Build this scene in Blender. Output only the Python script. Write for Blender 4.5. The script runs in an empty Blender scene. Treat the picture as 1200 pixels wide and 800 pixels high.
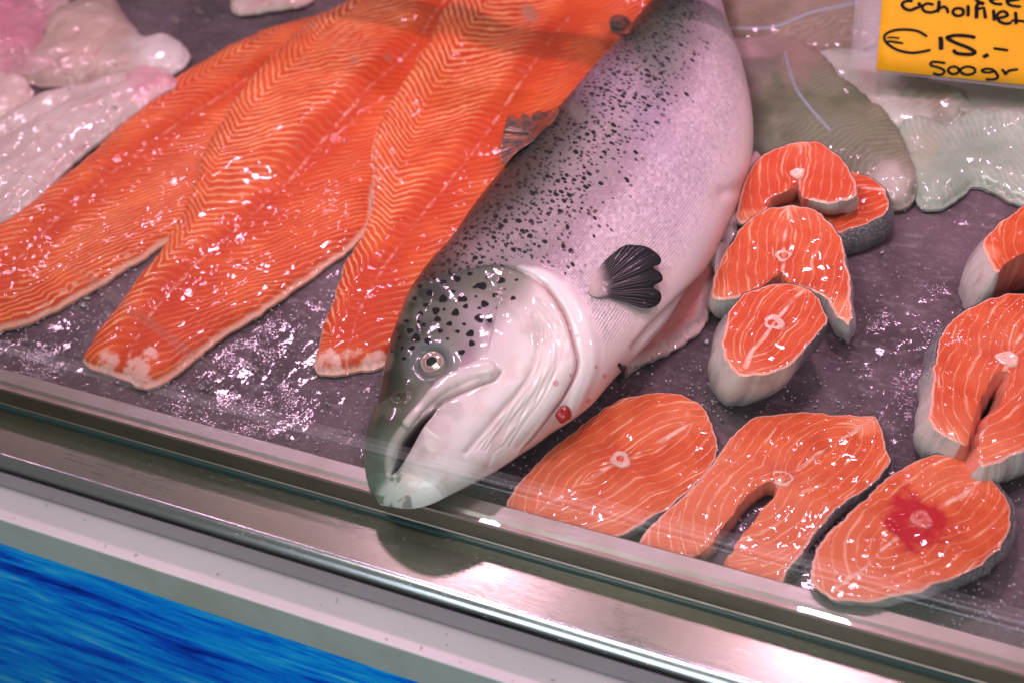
import bpy, math, random
import numpy as np
from mathutils import Vector, Matrix
from mathutils.geometry import delaunay_2d_cdt
from mathutils.bvhtree import BVHTree

random.seed(7); RS = np.random.RandomState(11)
sc = bpy.context.scene
C = sc.collection

# ------------------------------------------------------------------ camera
F = 1600.0                                   # focal length in pixels of a 1200 px wide picture
def _n(v): return v / np.linalg.norm(v)
PITCH = math.radians(45)
d_ = np.array([-4050., 910., -F])            # direction (camera space) in which the counter runs to the left
sp, cp = math.sin(PITCH), math.cos(PITCH)
best = min((abs(-4050*cp*math.sin(r)+910*cp*math.cos(r)-F*sp), r) for r in np.linspace(-.4, .4, 40001))[1]
Zc = np.array([cp*math.sin(best), cp*math.cos(best), sp])
Xc = -_n(d_ - Zc*np.dot(d_, Zc)); Yc = np.cross(Zc, Xc)
M = np.array([Xc, Yc, Zc])                   # camera vector -> world vector
CAM = -(M @ np.array([0, 0, -1.])) * 1.12
cam = bpy.data.cameras.new('camera'); co = bpy.data.objects.new('camera', cam); C.objects.link(co)
mw = Matrix(M.tolist()).to_4x4(); mw.translation = Vector(CAM)
co.matrix_world = mw
cam.sensor_width = 36; cam.lens = F/1200*36; cam.clip_start = .02; cam.clip_end = 50
cam.dof.use_dof = True; cam.dof.focus_distance = 1.03; cam.dof.aperture_fstop = 4.8
sc.camera = co

# ------------------------------------------------------------------ light
w = bpy.data.worlds.new('World'); sc.world = w; w.use_nodes = True
bg = w.node_tree.nodes['Background']; bg.inputs[0].default_value = (.80, .77, .70, 1); bg.inputs[1].default_value = .20
_tc = w.node_tree.nodes.new('ShaderNodeTexCoord'); _sx = w.node_tree.nodes.new('ShaderNodeSeparateXYZ'); _cr = w.node_tree.nodes.new('ShaderNodeValToRGB')
_mr = w.node_tree.nodes.new('ShaderNodeMapRange'); _mr.inputs[1].default_value = -1
w.node_tree.links.new(_tc.outputs['Generated'], _sx.inputs[0]); w.node_tree.links.new(_sx.outputs[2], _mr.inputs[0]); w.node_tree.links.new(_mr.outputs[0], _cr.inputs[0]); w.node_tree.links.new(_cr.outputs[0], bg.inputs[0])
for _e, (_p, _c) in zip(_cr.color_ramp.elements, ((.42, (.045, .045, .045, 1)), (.60, (.80, .77, .70, 1)))): _e.position = _p; _e.color = _c
def area(name, loc, target, size, power, color, size_y=None, disk=False):
    l = bpy.data.lights.new(name, 'AREA'); l.energy = power; l.color = color
    l.shape = 'DISK' if disk else ('RECTANGLE' if size_y else 'SQUARE'); l.size = size
    if size_y: l.size_y = size_y
    o = bpy.data.objects.new(name, l); C.objects.link(o); o.location = loc
    o.rotation_euler = (Vector(target)-Vector(loc)).to_track_quat('-Z', 'Y').to_euler()
    return o
for x, y_, pw_ in ((-1.30, .50, 1.1), (-.80, .52, 1.5), (-.28, .28, 2.3), (.21, .28, 2.6), (.70, .28, 1.6)):          # pink lamps along the counter
    area('counter_lamp', (x, y_, .78), (x+.05, .05, 0), .07, pw_, (1, .55, .80), disk=True)
for x in (-1.5, -1.15, -.8, -.45, -.1, .25, .6):                                          # small added lights farther back, for glints on the wet fish
    area('glint_lamp', (x, .80, .80), (x+.2, .1, 0), .045, .45, (1, .50, .78), disk=True)
area('daylight', (.2, -1.5, .95), (0, -.2, -.05), 1.8, 15, (.80, .92, 1.0), .7)
area('white_fill', (-.25, -.25, 1.5), (-.05, .05, 0), .62, 9.4, (1, .99, .94), .45)  # added white fill that balances the pink lamps
sc.view_settings.view_transform = 'Standard'; sc.view_settings.look = 'None'
sc.view_settings.exposure = 0.36; sc.view_settings.gamma = 1
sc.render.engine = 'CYCLES'
cy = sc.cycles
cy.use_denoising = True; cy.max_bounces = 8; cy.diffuse_bounces = 3; cy.glossy_bounces = 4
cy.transmission_bounces = 6; cy.transparent_max_bounces = 24; cy.caustics_reflective = False; cy.caustics_refractive = False
cy.sample_clamp_indirect = 4

# ------------------------------------------------------------------ geometry helpers
def ray(px, py):
    px = np.asarray(px, float); py = np.asarray(py, float)
    c = np.stack([(px-600)/F, (400-py)/F, -np.ones_like(px)], -1)
    return c @ M.T
def unp(px, py, z=0.):
    r = ray(px, py); t = (np.asarray(z)-CAM[2])/r[..., 2]
    return CAM + r*np.asarray(t)[..., None]
def unp_plane(px, py, p0, nrm):
    r = ray(px, py); t = ((p0-CAM)@nrm)/(r@nrm)
    return CAM + r*t[..., None]
def proj(P):
    c = (np.asarray(P)-CAM) @ M
    return np.stack([600+F*c[..., 0]/-c[..., 2], 400-F*c[..., 1]/-c[..., 2]], -1)
def yz_at_y(py, y, px=0.):                  # height on the vertical plane y seen at that pixel
    r = ray(px, py); return (CAM + r*((y-CAM[1])/r[1]))[2]

def catmull(P, n, closed=False):
    P = np.asarray(P, float); N = len(P); out = []
    segs = N if closed else N-1
    for i in range(segs):
        if closed: a, b, c, d = P[(i-1) % N], P[i], P[(i+1) % N], P[(i+2) % N]
        else: a, b, c, d = P[max(i-1, 0)], P[i], P[i+1], P[min(i+2, N-1)]
        for k in range(n):
            t = k/n
            out.append(.5*((2*b)+(-a+c)*t+(2*a-5*b+4*c-d)*t*t+(-a+3*b-3*c+d)*t**3))
    if not closed: out.append(P[-1])
    return np.array(out)
def resample(P, step, closed=True, extra=None):
    Q = np.vstack([P, P[:1]]) if closed else P
    L = np.r_[0, np.cumsum(np.linalg.norm(np.diff(Q, axis=0), axis=1))]
    n = max(8, int(L[-1]/step)); s = np.linspace(0, L[-1], n+1)
    if closed: s = s[:-1]
    return np.stack([np.interp(s, L, Q[:, k]) for k in range(Q.shape[1])], -1)
def inside(P, poly):
    x, y = P[:, 0], P[:, 1]; r = np.zeros(len(P), bool)
    a = poly; b = np.roll(poly, -1, 0)
    for (x1, y1), (x2, y2) in zip(a[:, :2], b[:, :2]):
        c = (y1 > y) != (y2 > y)
        r ^= c & (x < (x2-x1)*(y-y1)/((y2-y1) if y2 != y1 else 1e-12)+x1)
    return r
def dist_poly(P, Q, closed=False, full=False):
    """distance of points P to the polyline Q; full: also arc length and side (+ left)"""
    P = np.asarray(P, float)[:, :2]; Q = np.asarray(Q, float)[:, :2]
    if closed: Q = np.vstack([Q, Q[:1]])
    best = np.full(len(P), 1e9); S = np.zeros(len(P)); side = np.zeros(len(P)); acc = 0.
    for a, b in zip(Q[:-1], Q[1:]):
        ab = b-a; L = np.linalg.norm(ab)
        if L < 1e-12: continue
        t = np.clip(((P-a)@ab)/(L*L), 0, 1)
        q = a+t[:, None]*ab; dd = np.linalg.norm(P-q, axis=1)
        m = dd < best
        best[m] = dd[m]
        if full:
            S[m] = (acc+t*L)[m]; cr = ab[0]*(P[:, 1]-a[1])-ab[1]*(P[:, 0]-a[0]); side[m] = np.sign(cr)[m]
        acc += L
    return (best, S, side) if full else best
_perm = RS.rand(256, 256)
def vnoise(x, y):
    xi = np.floor(x).astype(int); yi = np.floor(y).astype(int); fx = x-xi; fy = y-yi
    fx = fx*fx*(3-2*fx); fy = fy*fy*(3-2*fy)
    g = lambda a, b: _perm[a % 256, b % 256]
    return (g(xi, yi)*(1-fx)+g(xi+1, yi)*fx)*(1-fy)+(g(xi, yi+1)*(1-fx)+g(xi+1, yi+1)*fx)*fy
def fbm(x, y, s, o=3):
    r = 0; a = .5; t = 0
    for k in range(o): r = r+a*vnoise(x*s+17*k, y*s+31*k); t += a; a *= .5; s *= 2.1
    return r/t-.5
def ss(a, b, x): t = np.clip((x-a)/(b-a), 0, 1); return t*t*(3-2*t)
def lerp(a, b, t): return a+(b-a)*t

def mesh_obj(name, V, faces, mat, parent=None, origin=None, smooth=True, attrs=None, uv=None, mats=None):
    V = np.asarray(V, float)
    if parent is not None: o0 = np.array(parent_origin(parent))
    else: o0 = np.array(origin) if origin is not None else np.array([V[:, 0].mean(), V[:, 1].mean(), V[:, 2].min()])
    me = bpy.data.meshes.new(name)
    me.from_pydata((V-o0).tolist(), [], [list(map(int, f)) for f in faces])
    if smooth: me.polygons.foreach_set('use_smooth', [True]*len(me.polygons))
    for k, a in (attrs or {}).items():
        a = np.asarray(a, float)
        if a.ndim == 1:
            at = me.attributes.new(k, 'FLOAT', 'POINT'); at.data.foreach_set('value', a)
        else:
            if a.shape[1] == 3: a = np.c_[a, np.ones(len(a))]
            at = me.attributes.new(k, 'FLOAT_COLOR', 'POINT'); at.data.foreach_set('color', a.ravel())
    for m in (mat if isinstance(mat, list) else [mat]): me.materials.append(m)
    if mats is not None: me.polygons.foreach_set('material_index', mats)
    me.update()
    o = bpy.data.objects.new(name, me); C.objects.link(o)
    if parent is not None: o.parent = parent
    else: o.location = o0
    return o
_org = {}
def parent_origin(p): return _org[p.name]
def thing(name, label, cat, loc, group=None, kind=None):
    o = bpy.data.objects.new(name, None); C.objects.link(o); o.location = loc; o.empty_display_size = .02
    _org[o.name] = np.array(loc, float)
    tag(o, label, cat, group, kind); return o
def tag(o, label=None, cat=None, group=None, kind=None):
    if label: o['label'] = label
    if cat: o['category'] = cat
    if group: o['group'] = group
    if kind: o['kind'] = kind
    return o
def sub(o, loc):           # lets a part itself carry sub-parts
    _org[o.name] = np.array(loc, float); return o

def fill(outline, step):
    """triangulates a closed outline (2D) with regular interior points"""
    mn, mx = outline.min(0), outline.max(0)
    gx = np.arange(mn[0], mx[0], step); gy = np.arange(mn[1], mx[1], step*.87)
    G = np.array([(x+(step/2 if j % 2 else 0), y) for j, y in enumerate(gy) for x in gx])
    if len(G):
        G = G[inside(G, outline)]
        G = G[dist_poly(G, outline, True) > step*.45]
    G = G + RS.uniform(-.08, .08, G.shape)*step
    n = len(outline)
    P = [Vector(p) for p in outline]+[Vector(p) for p in G]
    v, e, f, ov, oe, of = delaunay_2d_cdt(P, [(i, (i+1) % n) for i in range(n)], [], 0, 1e-8)
    v = np.array([tuple(q) for q in v]); f = np.array(f)
    cen = v[f].mean(1); f = f[inside(cen, outline)]
    a, b, c = v[f[:, 0]], v[f[:, 1]], v[f[:, 2]]
    flip = ((b-a)[:, 0]*(c-a)[:, 1]-(b-a)[:, 1]*(c-a)[:, 0]) < 0
    f[flip] = f[flip][:, ::-1]
    idx = np.full(n, -1)
    for i, l in enumerate(ov):
        for k in l:
            if k < n: idx[k] = i
    return v, f, idx

# ------------------------------------------------------------------ node helpers
class S_:
    def __init__(s, nt, k): s.nt = nt; s.k = k
    def _m(s, op, *o):
        n = s.nt.nodes.new('ShaderNodeMath'); n.operation = op
        for i, v in enumerate((s,)+o):
            if isinstance(v, S_): s.nt.links.new(v.k, n.inputs[i])
            else: n.inputs[i].default_value = v
        return S_(s.nt, n.outputs[0])
    def __add__(s, o): return s._m('ADD', o)
    __radd__ = __add__
    def __sub__(s, o): return s._m('SUBTRACT', o)
    def __mul__(s, o): return s._m('MULTIPLY', o)
    __rmul__ = __mul__
    def __truediv__(s, o): return s._m('DIVIDE', o)
    def frac(s): return s._m('FRACT')
    def abs(s): return s._m('ABSOLUTE')
    def sin(s): return s._m('SINE')
    def max(s, o): return s._m('MAXIMUM', o)
    def min(s, o): return s._m('MINIMUM', o)
    def pow(s, o): return s._m('POWER', o)
    def inv(s): return (s*-1.)+1.
    def step(s, a, b):      # smooth ramp 0..1 between a and b
        n = s.nt.nodes.new('ShaderNodeMapRange'); n.interpolation_type = 'SMOOTHSTEP'
        s.nt.links.new(s.k, n.inputs[0])
        lo, hi, r0, r1 = (a, b, 0., 1.) if a < b else (b, a, 1., 0.)
        n.inputs[1].default_value = lo; n.inputs[2].default_value = hi; n.inputs[3].default_value = r0; n.inputs[4].default_value = r1
        return S_(s.nt, n.outputs[0])
class Mat:
    def __init__(s, name, **kw):
        s.m = bpy.data.materials.new(name); s.m.use_nodes = True; s.nt = s.m.node_tree
        s.b = s.nt.nodes['Principled BSDF']; s.set(**kw)
    def set(s, **kw):
        for k, v in kw.items():
            k = {'ior': 'IOR'}.get(k, k.replace('_', ' ').title() if k != 'ior' else k).replace('Ior', 'IOR')
            if isinstance(v, S_): s.nt.links.new(v.k, s.b.inputs[k])
            else: s.b.inputs[k].default_value = (*v, 1) if isinstance(v, tuple) and len(v) == 3 and s.b.inputs[k].type == 'RGBA' else v
        return s
    def attr(s, name, out='Fac'):
        n = s.nt.nodes.new('ShaderNodeAttribute'); n.attribute_name = name; return S_(s.nt, n.outputs[out])
    def sep(s, v):
        n = s.nt.nodes.new('ShaderNodeSeparateColor'); s.nt.links.new(v.k, n.inputs[0]); return [S_(s.nt, n.outputs[i]) for i in range(3)]
    def comb(s, *v):
        n = s.nt.nodes.new('ShaderNodeCombineXYZ')
        for i, a in enumerate(v):
            if isinstance(a, S_): s.nt.links.new(a.k, n.inputs[i])
            else: n.inputs[i].default_value = a
        return S_(s.nt, n.outputs[0])
    def co(s, scale=(1, 1, 1), rot=(0, 0, 0), kind='Object'):
        t = s.nt.nodes.new('ShaderNodeTexCoord'); m = s.nt.nodes.new('ShaderNodeMapping')
        s.nt.links.new(t.outputs[kind], m.inputs[0]); m.inputs['Scale'].default_value = scale; m.inputs['Rotation'].default_value = rot
        return S_(s.nt, m.outputs[0])
    def noise(s, vec, scale, detail=2, rough=.5, out=0, dist=0):
        n = s.nt.nodes.new('ShaderNodeTexNoise'); n.inputs['Scale'].default_value = scale; n.inputs['Detail'].default_value = detail
        n.inputs['Roughness'].default_value = rough; n.inputs['Distortion'].default_value = dist
        if vec is not None: s.nt.links.new(vec.k, n.inputs['Vector'])
        return S_(s.nt, n.outputs[out])
    def vor(s, vec, scale, out='Distance', rnd=1., feature='F1'):
        n = s.nt.nodes.new('ShaderNodeTexVoronoi'); n.feature = feature; n.inputs['Scale'].default_value = scale; n.inputs['Randomness'].default_value = rnd
        if vec is not None: s.nt.links.new(vec.k, n.inputs['Vector'])
        return S_(s.nt, n.outputs[out])
    def mix(s, f, a, b):
        n = s.nt.nodes.new('ShaderNodeMix'); n.data_type = 'RGBA'
        for k, v in ((0, f), (6, a), (7, b)):
            if isinstance(v, S_): s.nt.links.new(v.k, n.inputs[k])
            elif k == 0: n.inputs[0].default_value = v
            else: n.inputs[k].default_value = (*v, 1)
        return S_(s.nt, n.outputs[2])
    def ramp(s, f, stops):
        n = s.nt.nodes.new('ShaderNodeValToRGB'); s.nt.links.new(f.k, n.inputs[0]); e = n.color_ramp.elements
        while len(e) < len(stops): e.new(.5)
        for q, (p, c) in zip(e, stops): q.position = p; q.color = (*c, 1)
        return S_(s.nt, n.outputs[0])
    def bump(s, h, dist, strength=1., prev=None, to='Normal'):
        n = s.nt.nodes.new('ShaderNodeBump'); s.nt.links.new(h.k, n.inputs['Height']); n.inputs['Distance'].default_value = dist; n.inputs['Strength'].default_value = strength
        if prev is not None: s.nt.links.new(prev.k, n.inputs['Normal'])
        r = S_(s.nt, n.outputs[0])
        for t in ([to] if isinstance(to, str) else to or []): s.nt.links.new(r.k, s.b.inputs[t])
        return r
WET = dict(roughness=.5, specular_ior_level=.18, coat_weight=.36, coat_roughness=.045, subsurface_weight=.10, subsurface_scale=.004)

def glint(m, o, k=1.):
    """film of water: long soft swells with patches of small beads"""
    patch = m.noise(o, 20, 2).step(.48, .62)
    return m.noise(o, 26, 2)*2.0+m.noise(o, 110, 1)*.42*k+m.noise(o, 240, 1)*patch*.22*k
# ---- salmon flesh of the long fillets: chevrons from attribute fields
def fillet_mat():
    m = Mat('salmon_fillet_flesh', **WET); m.set(subsurface_radius=(1, .35, .2))
    A = m.sep(m.attr('field', 'Color')); B = m.sep(m.attr('field2', 'Color'))
    ph, dsp, edge = A; amp, red, cut = B
    o = m.co()
    wob = (m.noise(o, 26, 3)-.5)*.016+(m.noise(o, 110, 2)-.5)*.0035+(m.noise(o, 300, 2)-.5)*.0016
    x = ((ph+wob)*(1/.0096)).frac()
    lw = m.noise(o, 70, 2)*.22-.11; line = (((x-.5).abs())+lw).step(.26, .47)*amp*(m.noise(o, 22, 3).step(.25, .6)*.7+.3)
    n1 = m.noise(o, 30, 4, .6); n2 = m.noise(o, 700, 2)
    base = m.mix(n1.step(.3, .7), (.48, .046, .007), (.64, .094, .016))
    base = m.mix(m.noise(o, 13, 3).step(.42, .62)*.6, base, (.46, .026, .005))
    base = m.mix(red, base, (.46, .036, .007))
    base = m.mix(line*.95, base, (.86, .42, .21))
    # the pin bone line and the pale tail cut and rims
    dl = (dsp+(m.noise(o, 90, 2)-.5)*.005).step(.0018, .0003)*m.noise(o, 210, 2).step(.40, .56)
    base = m.mix(dl*.6, base, (.76, .34, .25))
    base = m.mix(((edge+(m.noise(o, 60, 3)-.5)*.003)).step(.0034, .0008)*.8, base, (.66, .36, .27))
    base = m.mix((cut+(m.noise(m.co((1, 1, 1)), 75, 4, .65)-.5)*3.6).step(.30, 1.1)*cut.step(0., .4)*.75, base, (.78, .48, .42))
    fleck = m.noise(o, 330, 2).step(.70, .78)*m.noise(o, 25, 1).step(.45, .6)
    base = m.mix(fleck*.5, base, (.85, .38, .25))
    m.set(base_color=base)
    b = m.bump(line*-.4+n2*.25+n1*1.2, .0012, .7)
    m.bump(glint(m, o), .0010, 1., None, 'Coat Normal')
    return m.m
def steak_mat():
    m = Mat('salmon_steak_flesh', **WET); m.set(subsurface_radius=(1, .35, .2))
    A = m.sep(m.attr('field', 'Color')); B = m.sep(m.attr('field2', 'Color'))
    f, sept, edge = A; belly, blood, tone = B
    o = m.co(); near = (m.attr('bone')+(m.noise(m.co(), 60, 3)-.5)*.014).step(.020, .004)
    wob = (m.noise(o, 34, 2)-.5)*.010+(m.noise(o, 220, 2)-.5)*.0012
    x = ((f+wob)*(1/.0086)).frac()
    wd = m.noise(o, 120, 2).step(.3, .7)
    line = (x-.5).abs().step(.385, .49)*(wd*.65+.15)*(belly*.6+.6)
    big = (((f+wob)*(1/.0215)+.25).frac()-.5).abs().step(.43, .49)*m.noise(o, 45, 2).step(.42, .6)
    line = (line.max(big*.75)).min(1.)
    n1 = m.noise(o, 50, 4, .6); n2 = m.noise(o, 600, 2)
    fine = ((f+wob*1.4)*(1/.0021)).frac()
    base = m.mix(n1.step(.3, .7), (.50, .056, .010), (.62, .105, .024))
    base = m.mix(m.noise(o, 16, 4, .6).step(.5, .72)*.45, base, (.72, .22, .11))
    base = m.mix(tone, base, (.48, .032, .006))
    base = m.mix((fine-.5).abs().step(.2, .5)*.16, base, (.78, .25, .12))
    base = m.mix(near*.55, base, (.44, .028, .006))
    base = m.mix(belly*.7, base, (.70, .20, .10))
    base = m.mix(line*.9, base, (.84, .44, .28))
    sp_ = (sept+(m.noise(o, 55, 3)-.5)*.0065).step(.0018, .0002)*m.noise(o, 90, 2).step(.28, .6)
    base = m.mix(sp_*.9, base, (.84, .50, .40))
    base = m.mix((edge+(m.noise(o, 110, 2)-.5)*.0014).step(.0027, .0012)*.75, base, (.74, .42, .34))
    base = m.mix((edge+(m.noise(o, 200, 2)-.5)*.0006).step(.0013, .0007)*m.attr('back'), base, (.045, .050, .060))
    base = m.mix((blood*1.6).min(1.)*m.noise(o, 70, 3).step(.28, .5), base, (.42, .006, .012))
    fl = m.noise(o, 420, 2).step(.72, .78)
    base = m.mix(fl*.4, base, (.85, .5, .4))
    m.set(base_color=base)
    b = m.bump(line*-.35+n2*.22+n1*1.0+(fine-.5).abs()*.25, .0012, .7)
    m.bump(glint(m, o), .0010, 1., None, 'Coat Normal')
    return m.m
def steak_skin_mat():
    m = Mat('salmon_steak_skin', roughness=.45, specular_ior_level=.3, coat_weight=.6, coat_roughness=.07)
    o = m.co(); n = m.noise(o, 60, 3)
    c = m.attr('col', 'Color'); sc_ = m.attr('scales')
    g = m.vor(m.co((1, 1, 1.6)), 330, rnd=.5)
    base = m.mix((n-.5).abs()*.6, c, (.62, .52, .50))
    base = m.mix(g.step(.25, .6)*sc_*.7, base, (.05, .05, .055))
    base = m.mix(m.noise(o, 38, 4, .65).step(.48, .72)*.4, base, (.20, .18, .19))
    base = m.mix(m.noise(m.co((1, 1, .3)), 120, 3).step(.60, .74)*.45*(sc_.inv()), base, (.55, .20, .18))
    m.set(base_color=base)
    b = m.bump(g*-1.*sc_+n*.8, .0012, .8)
    m.bump(m.noise(o, 300, 2), .0012, .7, b, 'Coat Normal')
    return m.m
def plain_wet(name, c1, c2, sc_=40, bump=.0012, **kw):
    m = Mat(name, **{**dict(roughness=.5, specular_ior_level=.2, coat_weight=.7, coat_roughness=.05, subsurface_weight=.2, subsurface_scale=.005), **kw})
    o = m.co(); n = m.noise(o, sc_, 4, .6)
    m.set(base_color=m.mix(n.step(.32, .68), c1, c2))
    b = m.bump(n+m.noise(o, sc_*8, 2)*.3, bump, .8)
    m.bump(glint(m, o), .0010, 1., None, 'Coat Normal')
    return m.m
def white_fillet_mat(red=0.):
    """pale fish fillets: base colours and line field come from the mesh"""
    m = Mat('pale_fish_flesh' if red else 'plaice_flesh', roughness=.5, specular_ior_level=.2, coat_weight=.7, coat_roughness=.05, subsurface_weight=.2, subsurface_scale=.005)
    o = m.co(); A = m.sep(m.attr('field', 'Color')); c = m.attr('col', 'Color'); c2 = m.attr('col2', 'Color')
    ph, amp, vein = A
    wob = (m.noise(o, 24, 3)-.5)*.026+(m.noise(o, 200, 2)-.5)*.002
    line = (((ph+wob)*(1/.0056)).frac()-.5).abs().step(.18, .48)*amp*(m.noise(o, 18, 3).step(.35, .65))
    n = m.noise(o, 28, 4, .6)
    base = m.mix(n.step(.35, .65)*.7, c, c2)
    base = m.mix(line*.35, base, (.56, .54, .48))
    if red: base = m.mix(m.noise(m.co((1.6, .5, 1), (0, 0, .7)), 55, 4, .7, dist=.8).step(.52, .72)*red, base, (.42, .10, .14))
    base = m.mix(m.noise(o, 500, 2).step(.66, .74)*.25, base, (.10, .07, .06))
    base = m.mix(vein.step(.0020, .0006)*.8, base, (.30, .33, .42))
    m.set(base_color=base)
    b = m.bump(line*-.25+n*1.8+m.noise(o, 260, 2)*.3, .0014, .8)
    m.bump(glint(m, o), .0010, 1., None, 'Coat Normal')
    return m.m
def salmon_skin_mat():
    m = Mat('salmon_skin', roughness=.42, specular_ior_level=.3, coat_weight=.45, coat_roughness=.06, subsurface_weight=.05, subsurface_scale=.003)
    c = m.attr('col', 'Color'); A = m.sep(m.attr('field', 'Color')); spotd, hs, scl = A
    st = m.attr('st', 'Color')       # x along the body, y round it, in metres
    s3 = m.sep(st); o = m.co(); A2 = m.sep(c)
    s_, t_ = s3[0], s3[1]
    P = 2*math.pi
    a = (s_*(P/.0044)+t_*(P/.0050)); b_ = (s_*(P/.0044)-t_*(P/.0050))
    c_t = A2[1].step(.12, .36); scale = (a.sin()*b_.sin())                              # diamond rows of scales
    base = m.mix(scale.step(-.5, .7).inv()*scl*(c_t*.27+.03), c, (.16, .12, .14))
    base = m.mix(scale.step(.45, .95)*scl*(c_t*.24+.06), base, (.80, .62, .66))
    base = m.mix((m.noise(o, 26, 4, .65)-.5).abs()*.9*scl*c_t, base, (.50, .34, .42))
    base = m.mix(m.noise(o, 60, 3, .6).step(.5, .75)*.35*scl*c_t, base, (.40, .30, .36))
    rr = m.sep(m.vor(m.comb(s_, t_*1.15, 0.), 330, 'Color', rnd=.8))  # glitter of single scales, bright and dark, put into the base colour
    base = m.mix(rr[0].step(.45, 1.)*.38*scl*c_t, base, (.82, .66, .74)); base = m.mix(rr[1].step(.6, 1.)*.30*scl*c_t, base, (.13, .10, .13))
    # body spots: short dashes, thicker towards the back
    v = m.comb(s_*1.0, t_*.62, 0.)
    warp = m.noise(o, 260, 2, out=1)
    vw = m.nt.nodes.new('ShaderNodeMix'); vw.data_type = 'VECTOR'; vw.inputs[0].default_value = .0022
    m.nt.links.new(v.k, vw.inputs[4]); m.nt.links.new(warp.k, vw.inputs[5]); v2 = S_(m.nt, vw.outputs[1])
    d1 = m.vor(v2, 170, rnd=.9); r1 = m.sep(m.vor(v2, 170, 'Color', rnd=.9))
    sp1 = (d1-(r1[0]*.20+.16)).step(.07, 0.)*(spotd-r1[1]).step(-.05, .08)
    d2 = m.vor(v2, 270, rnd=1.); r2 = m.sep(m.vor(v2, 270, 'Color', rnd=1.))
    sp2 = (d2-.31).step(.08, 0.)*(spotd*.95-r2[1]).step(0., .1)
    spots = sp1.max(sp2*.85).max(hs.step(.0003, -.0007))
    base = m.mix(spots*.98, base, (.006, .006, .008))
    m.set(base_color=base, metallic=scl*.18*(spots.inv()), specular_ior_level=(spots.inv())*.24+.03)
    b = m.bump(scale*scl*.45+m.noise(o, 90, 3)*(scl.inv()*.12+.12), .0010, .75)
    m.bump(m.noise(o, 30, 2)*2.2+m.noise(o, 140, 1)*.10+scale*scl*.30, .0009, .9, b, 'Coat Normal')
    return m.m
def metal_mat(name, base, rough, streak=(3, 160, 160), rvar=.16, stain=(.2, .17, .1), stainamt=.4, metallic=1.):
    m = Mat(name, metallic=metallic)
    o = m.co(); st = m.noise(m.co(streak), 6, 5, .65); n = m.noise(o, 9, 5, .65)
    m.set(base_color=m.mix(n.step(.42, .68)*stainamt, base, stain), roughness=(st-.5)*rvar+(n-.5)*.22+rough)
    sc2 = m.noise(m.co((40, 260, 40), (0, 0, .5)), 3, 2).step(.70, .74)
    m.bump(st*.5+n*.4+sc2*-.5, .0003, .5)
    return m.m
MF, MS, MSK, MW, MSAL = fillet_mat(), steak_mat(), steak_skin_mat(), white_fillet_mat(), salmon_skin_mat()
MWR = white_fillet_mat(.5)

# ================================================================== THE COUNTER
def xline(py0, z):                    # world y of the counter line that crosses the photo's left border at py0
    return float(unp(0, py0, z)[1])
X0, X1 = -1.3, 1.1
ZL, ZS, ZLED = .021, -.002, -.034
y_lipback = xline(430, ZL); y_glass = xline(455, ZL)
y_shelf0 = y_glass-.001; y_nose = xline(541, ZS)
y_front = xline(551, ZS-.008)
zledge = yz_at_y(571, y_front); y_led = xline(608, zledge); z_grey = yz_at_y(636, y_led)
def extrude(name, prof, mat, parent, x0=X0, x1=X1, smooth=False, thick=None):
    prof = np.array(prof); n = len(prof)
    xs = np.linspace(x0, x1, 2)
    V = [(x, p[0], p[1]) for x in xs for p in prof]
    Fc = [(k, k+1, n+k+1, n+k) for k in range(n-1)]
    return mesh_obj(name, V, Fc, mat, parent, smooth=smooth)
steel = metal_mat('brushed_steel', (.235, .235, .195), .30)
steel_lip = metal_mat('tray_rim_steel', (.28, .275, .255), .46)
steel_dark = metal_mat('glass_rail_steel', (.28, .23, .20), .42, stain=(.16, .10, .08))
steel_nose = metal_mat('rolled_steel', (.38, .40, .42), .24, rvar=.1, stainamt=.15)
grey_strip = metal_mat('grey_trim', (.46, .50, .48), .45, stain=(.36, .34, .22), stainamt=.5, metallic=.15)
lil = Mat('lilac_laminate', roughness=.42); lo = lil.co()
lil.set(base_color=lil.mix(lil.noise(lo, 120, 3).step(.66, .72)*.5, lil.mix(lil.noise(lo, 7, 4).step(.3, .7), (.52, .415, .455), (.57, .46, .50)), (.16, .12, .12)))
lil.bump(lil.noise(lo, 60, 3), .0003, .5)
blu = Mat('blue_water_print', roughness=.30, coat_weight=.3, coat_roughness=.2)
bo = blu.co((1.0, 1.0, 8.0), (0, math.radians(7), 0))
bn = blu.noise(bo, 5, 6, .62, dist=1.0); bn2 = blu.noise(bo, 24, 4, .6, dist=.5)
blu.set(base_color=blu.ramp((bn*.72+bn2*.32), [(.36, (.0, .025, .34)), (.44, (.0, .11, .78)), (.52, (.0, .27, .96)), (.60, (.01, .45, .98)), (.72, (.25, .70, .98))]))

counter = thing('fish_counter', 'steel fish counter front with rounded ledge, pale lilac trim and blue water print panel', 'counter', (0., y_front, z_grey-.45))
extrude('tray_rim', [(y_lipback+.003, -.002), (y_lipback+.0012, ZL-.0035), (y_lipback, ZL-.0012), (y_lipback-.0015, ZL), (y_glass+.008, ZL), (y_glass+.0035, ZL-.0012)], steel_lip, counter)
extrude('glass_rail', [(y_glass+.0035, ZL-.0015), (y_glass+.0033, ZL+.0012), (y_glass-.0002, ZL+.0014), (y_glass-.0012, ZL-.0002), (y_glass-.0012, ZS+.0052), (y_glass-.0022, ZS+.0045), (y_glass-.0022, ZS+.0002)], steel_dark, counter)
gasket = Mat('rubber_gasket', base_color=(.012, .035, .035), roughness=.4).m
extrude('rubber_gasket', [(y_glass-.0023, ZS+.0040), (y_glass-.0045, ZS+.0036), (y_glass-.0050, ZS+.0004)], gasket, counter)
nz = [(y_glass-.0024, ZS)]
for k in range(0, 11):
    a = k/10*math.pi/2; r = .0115
    nz.append((y_front+r-r*math.sin(a), ZS-r+r*math.cos(a)))
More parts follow.
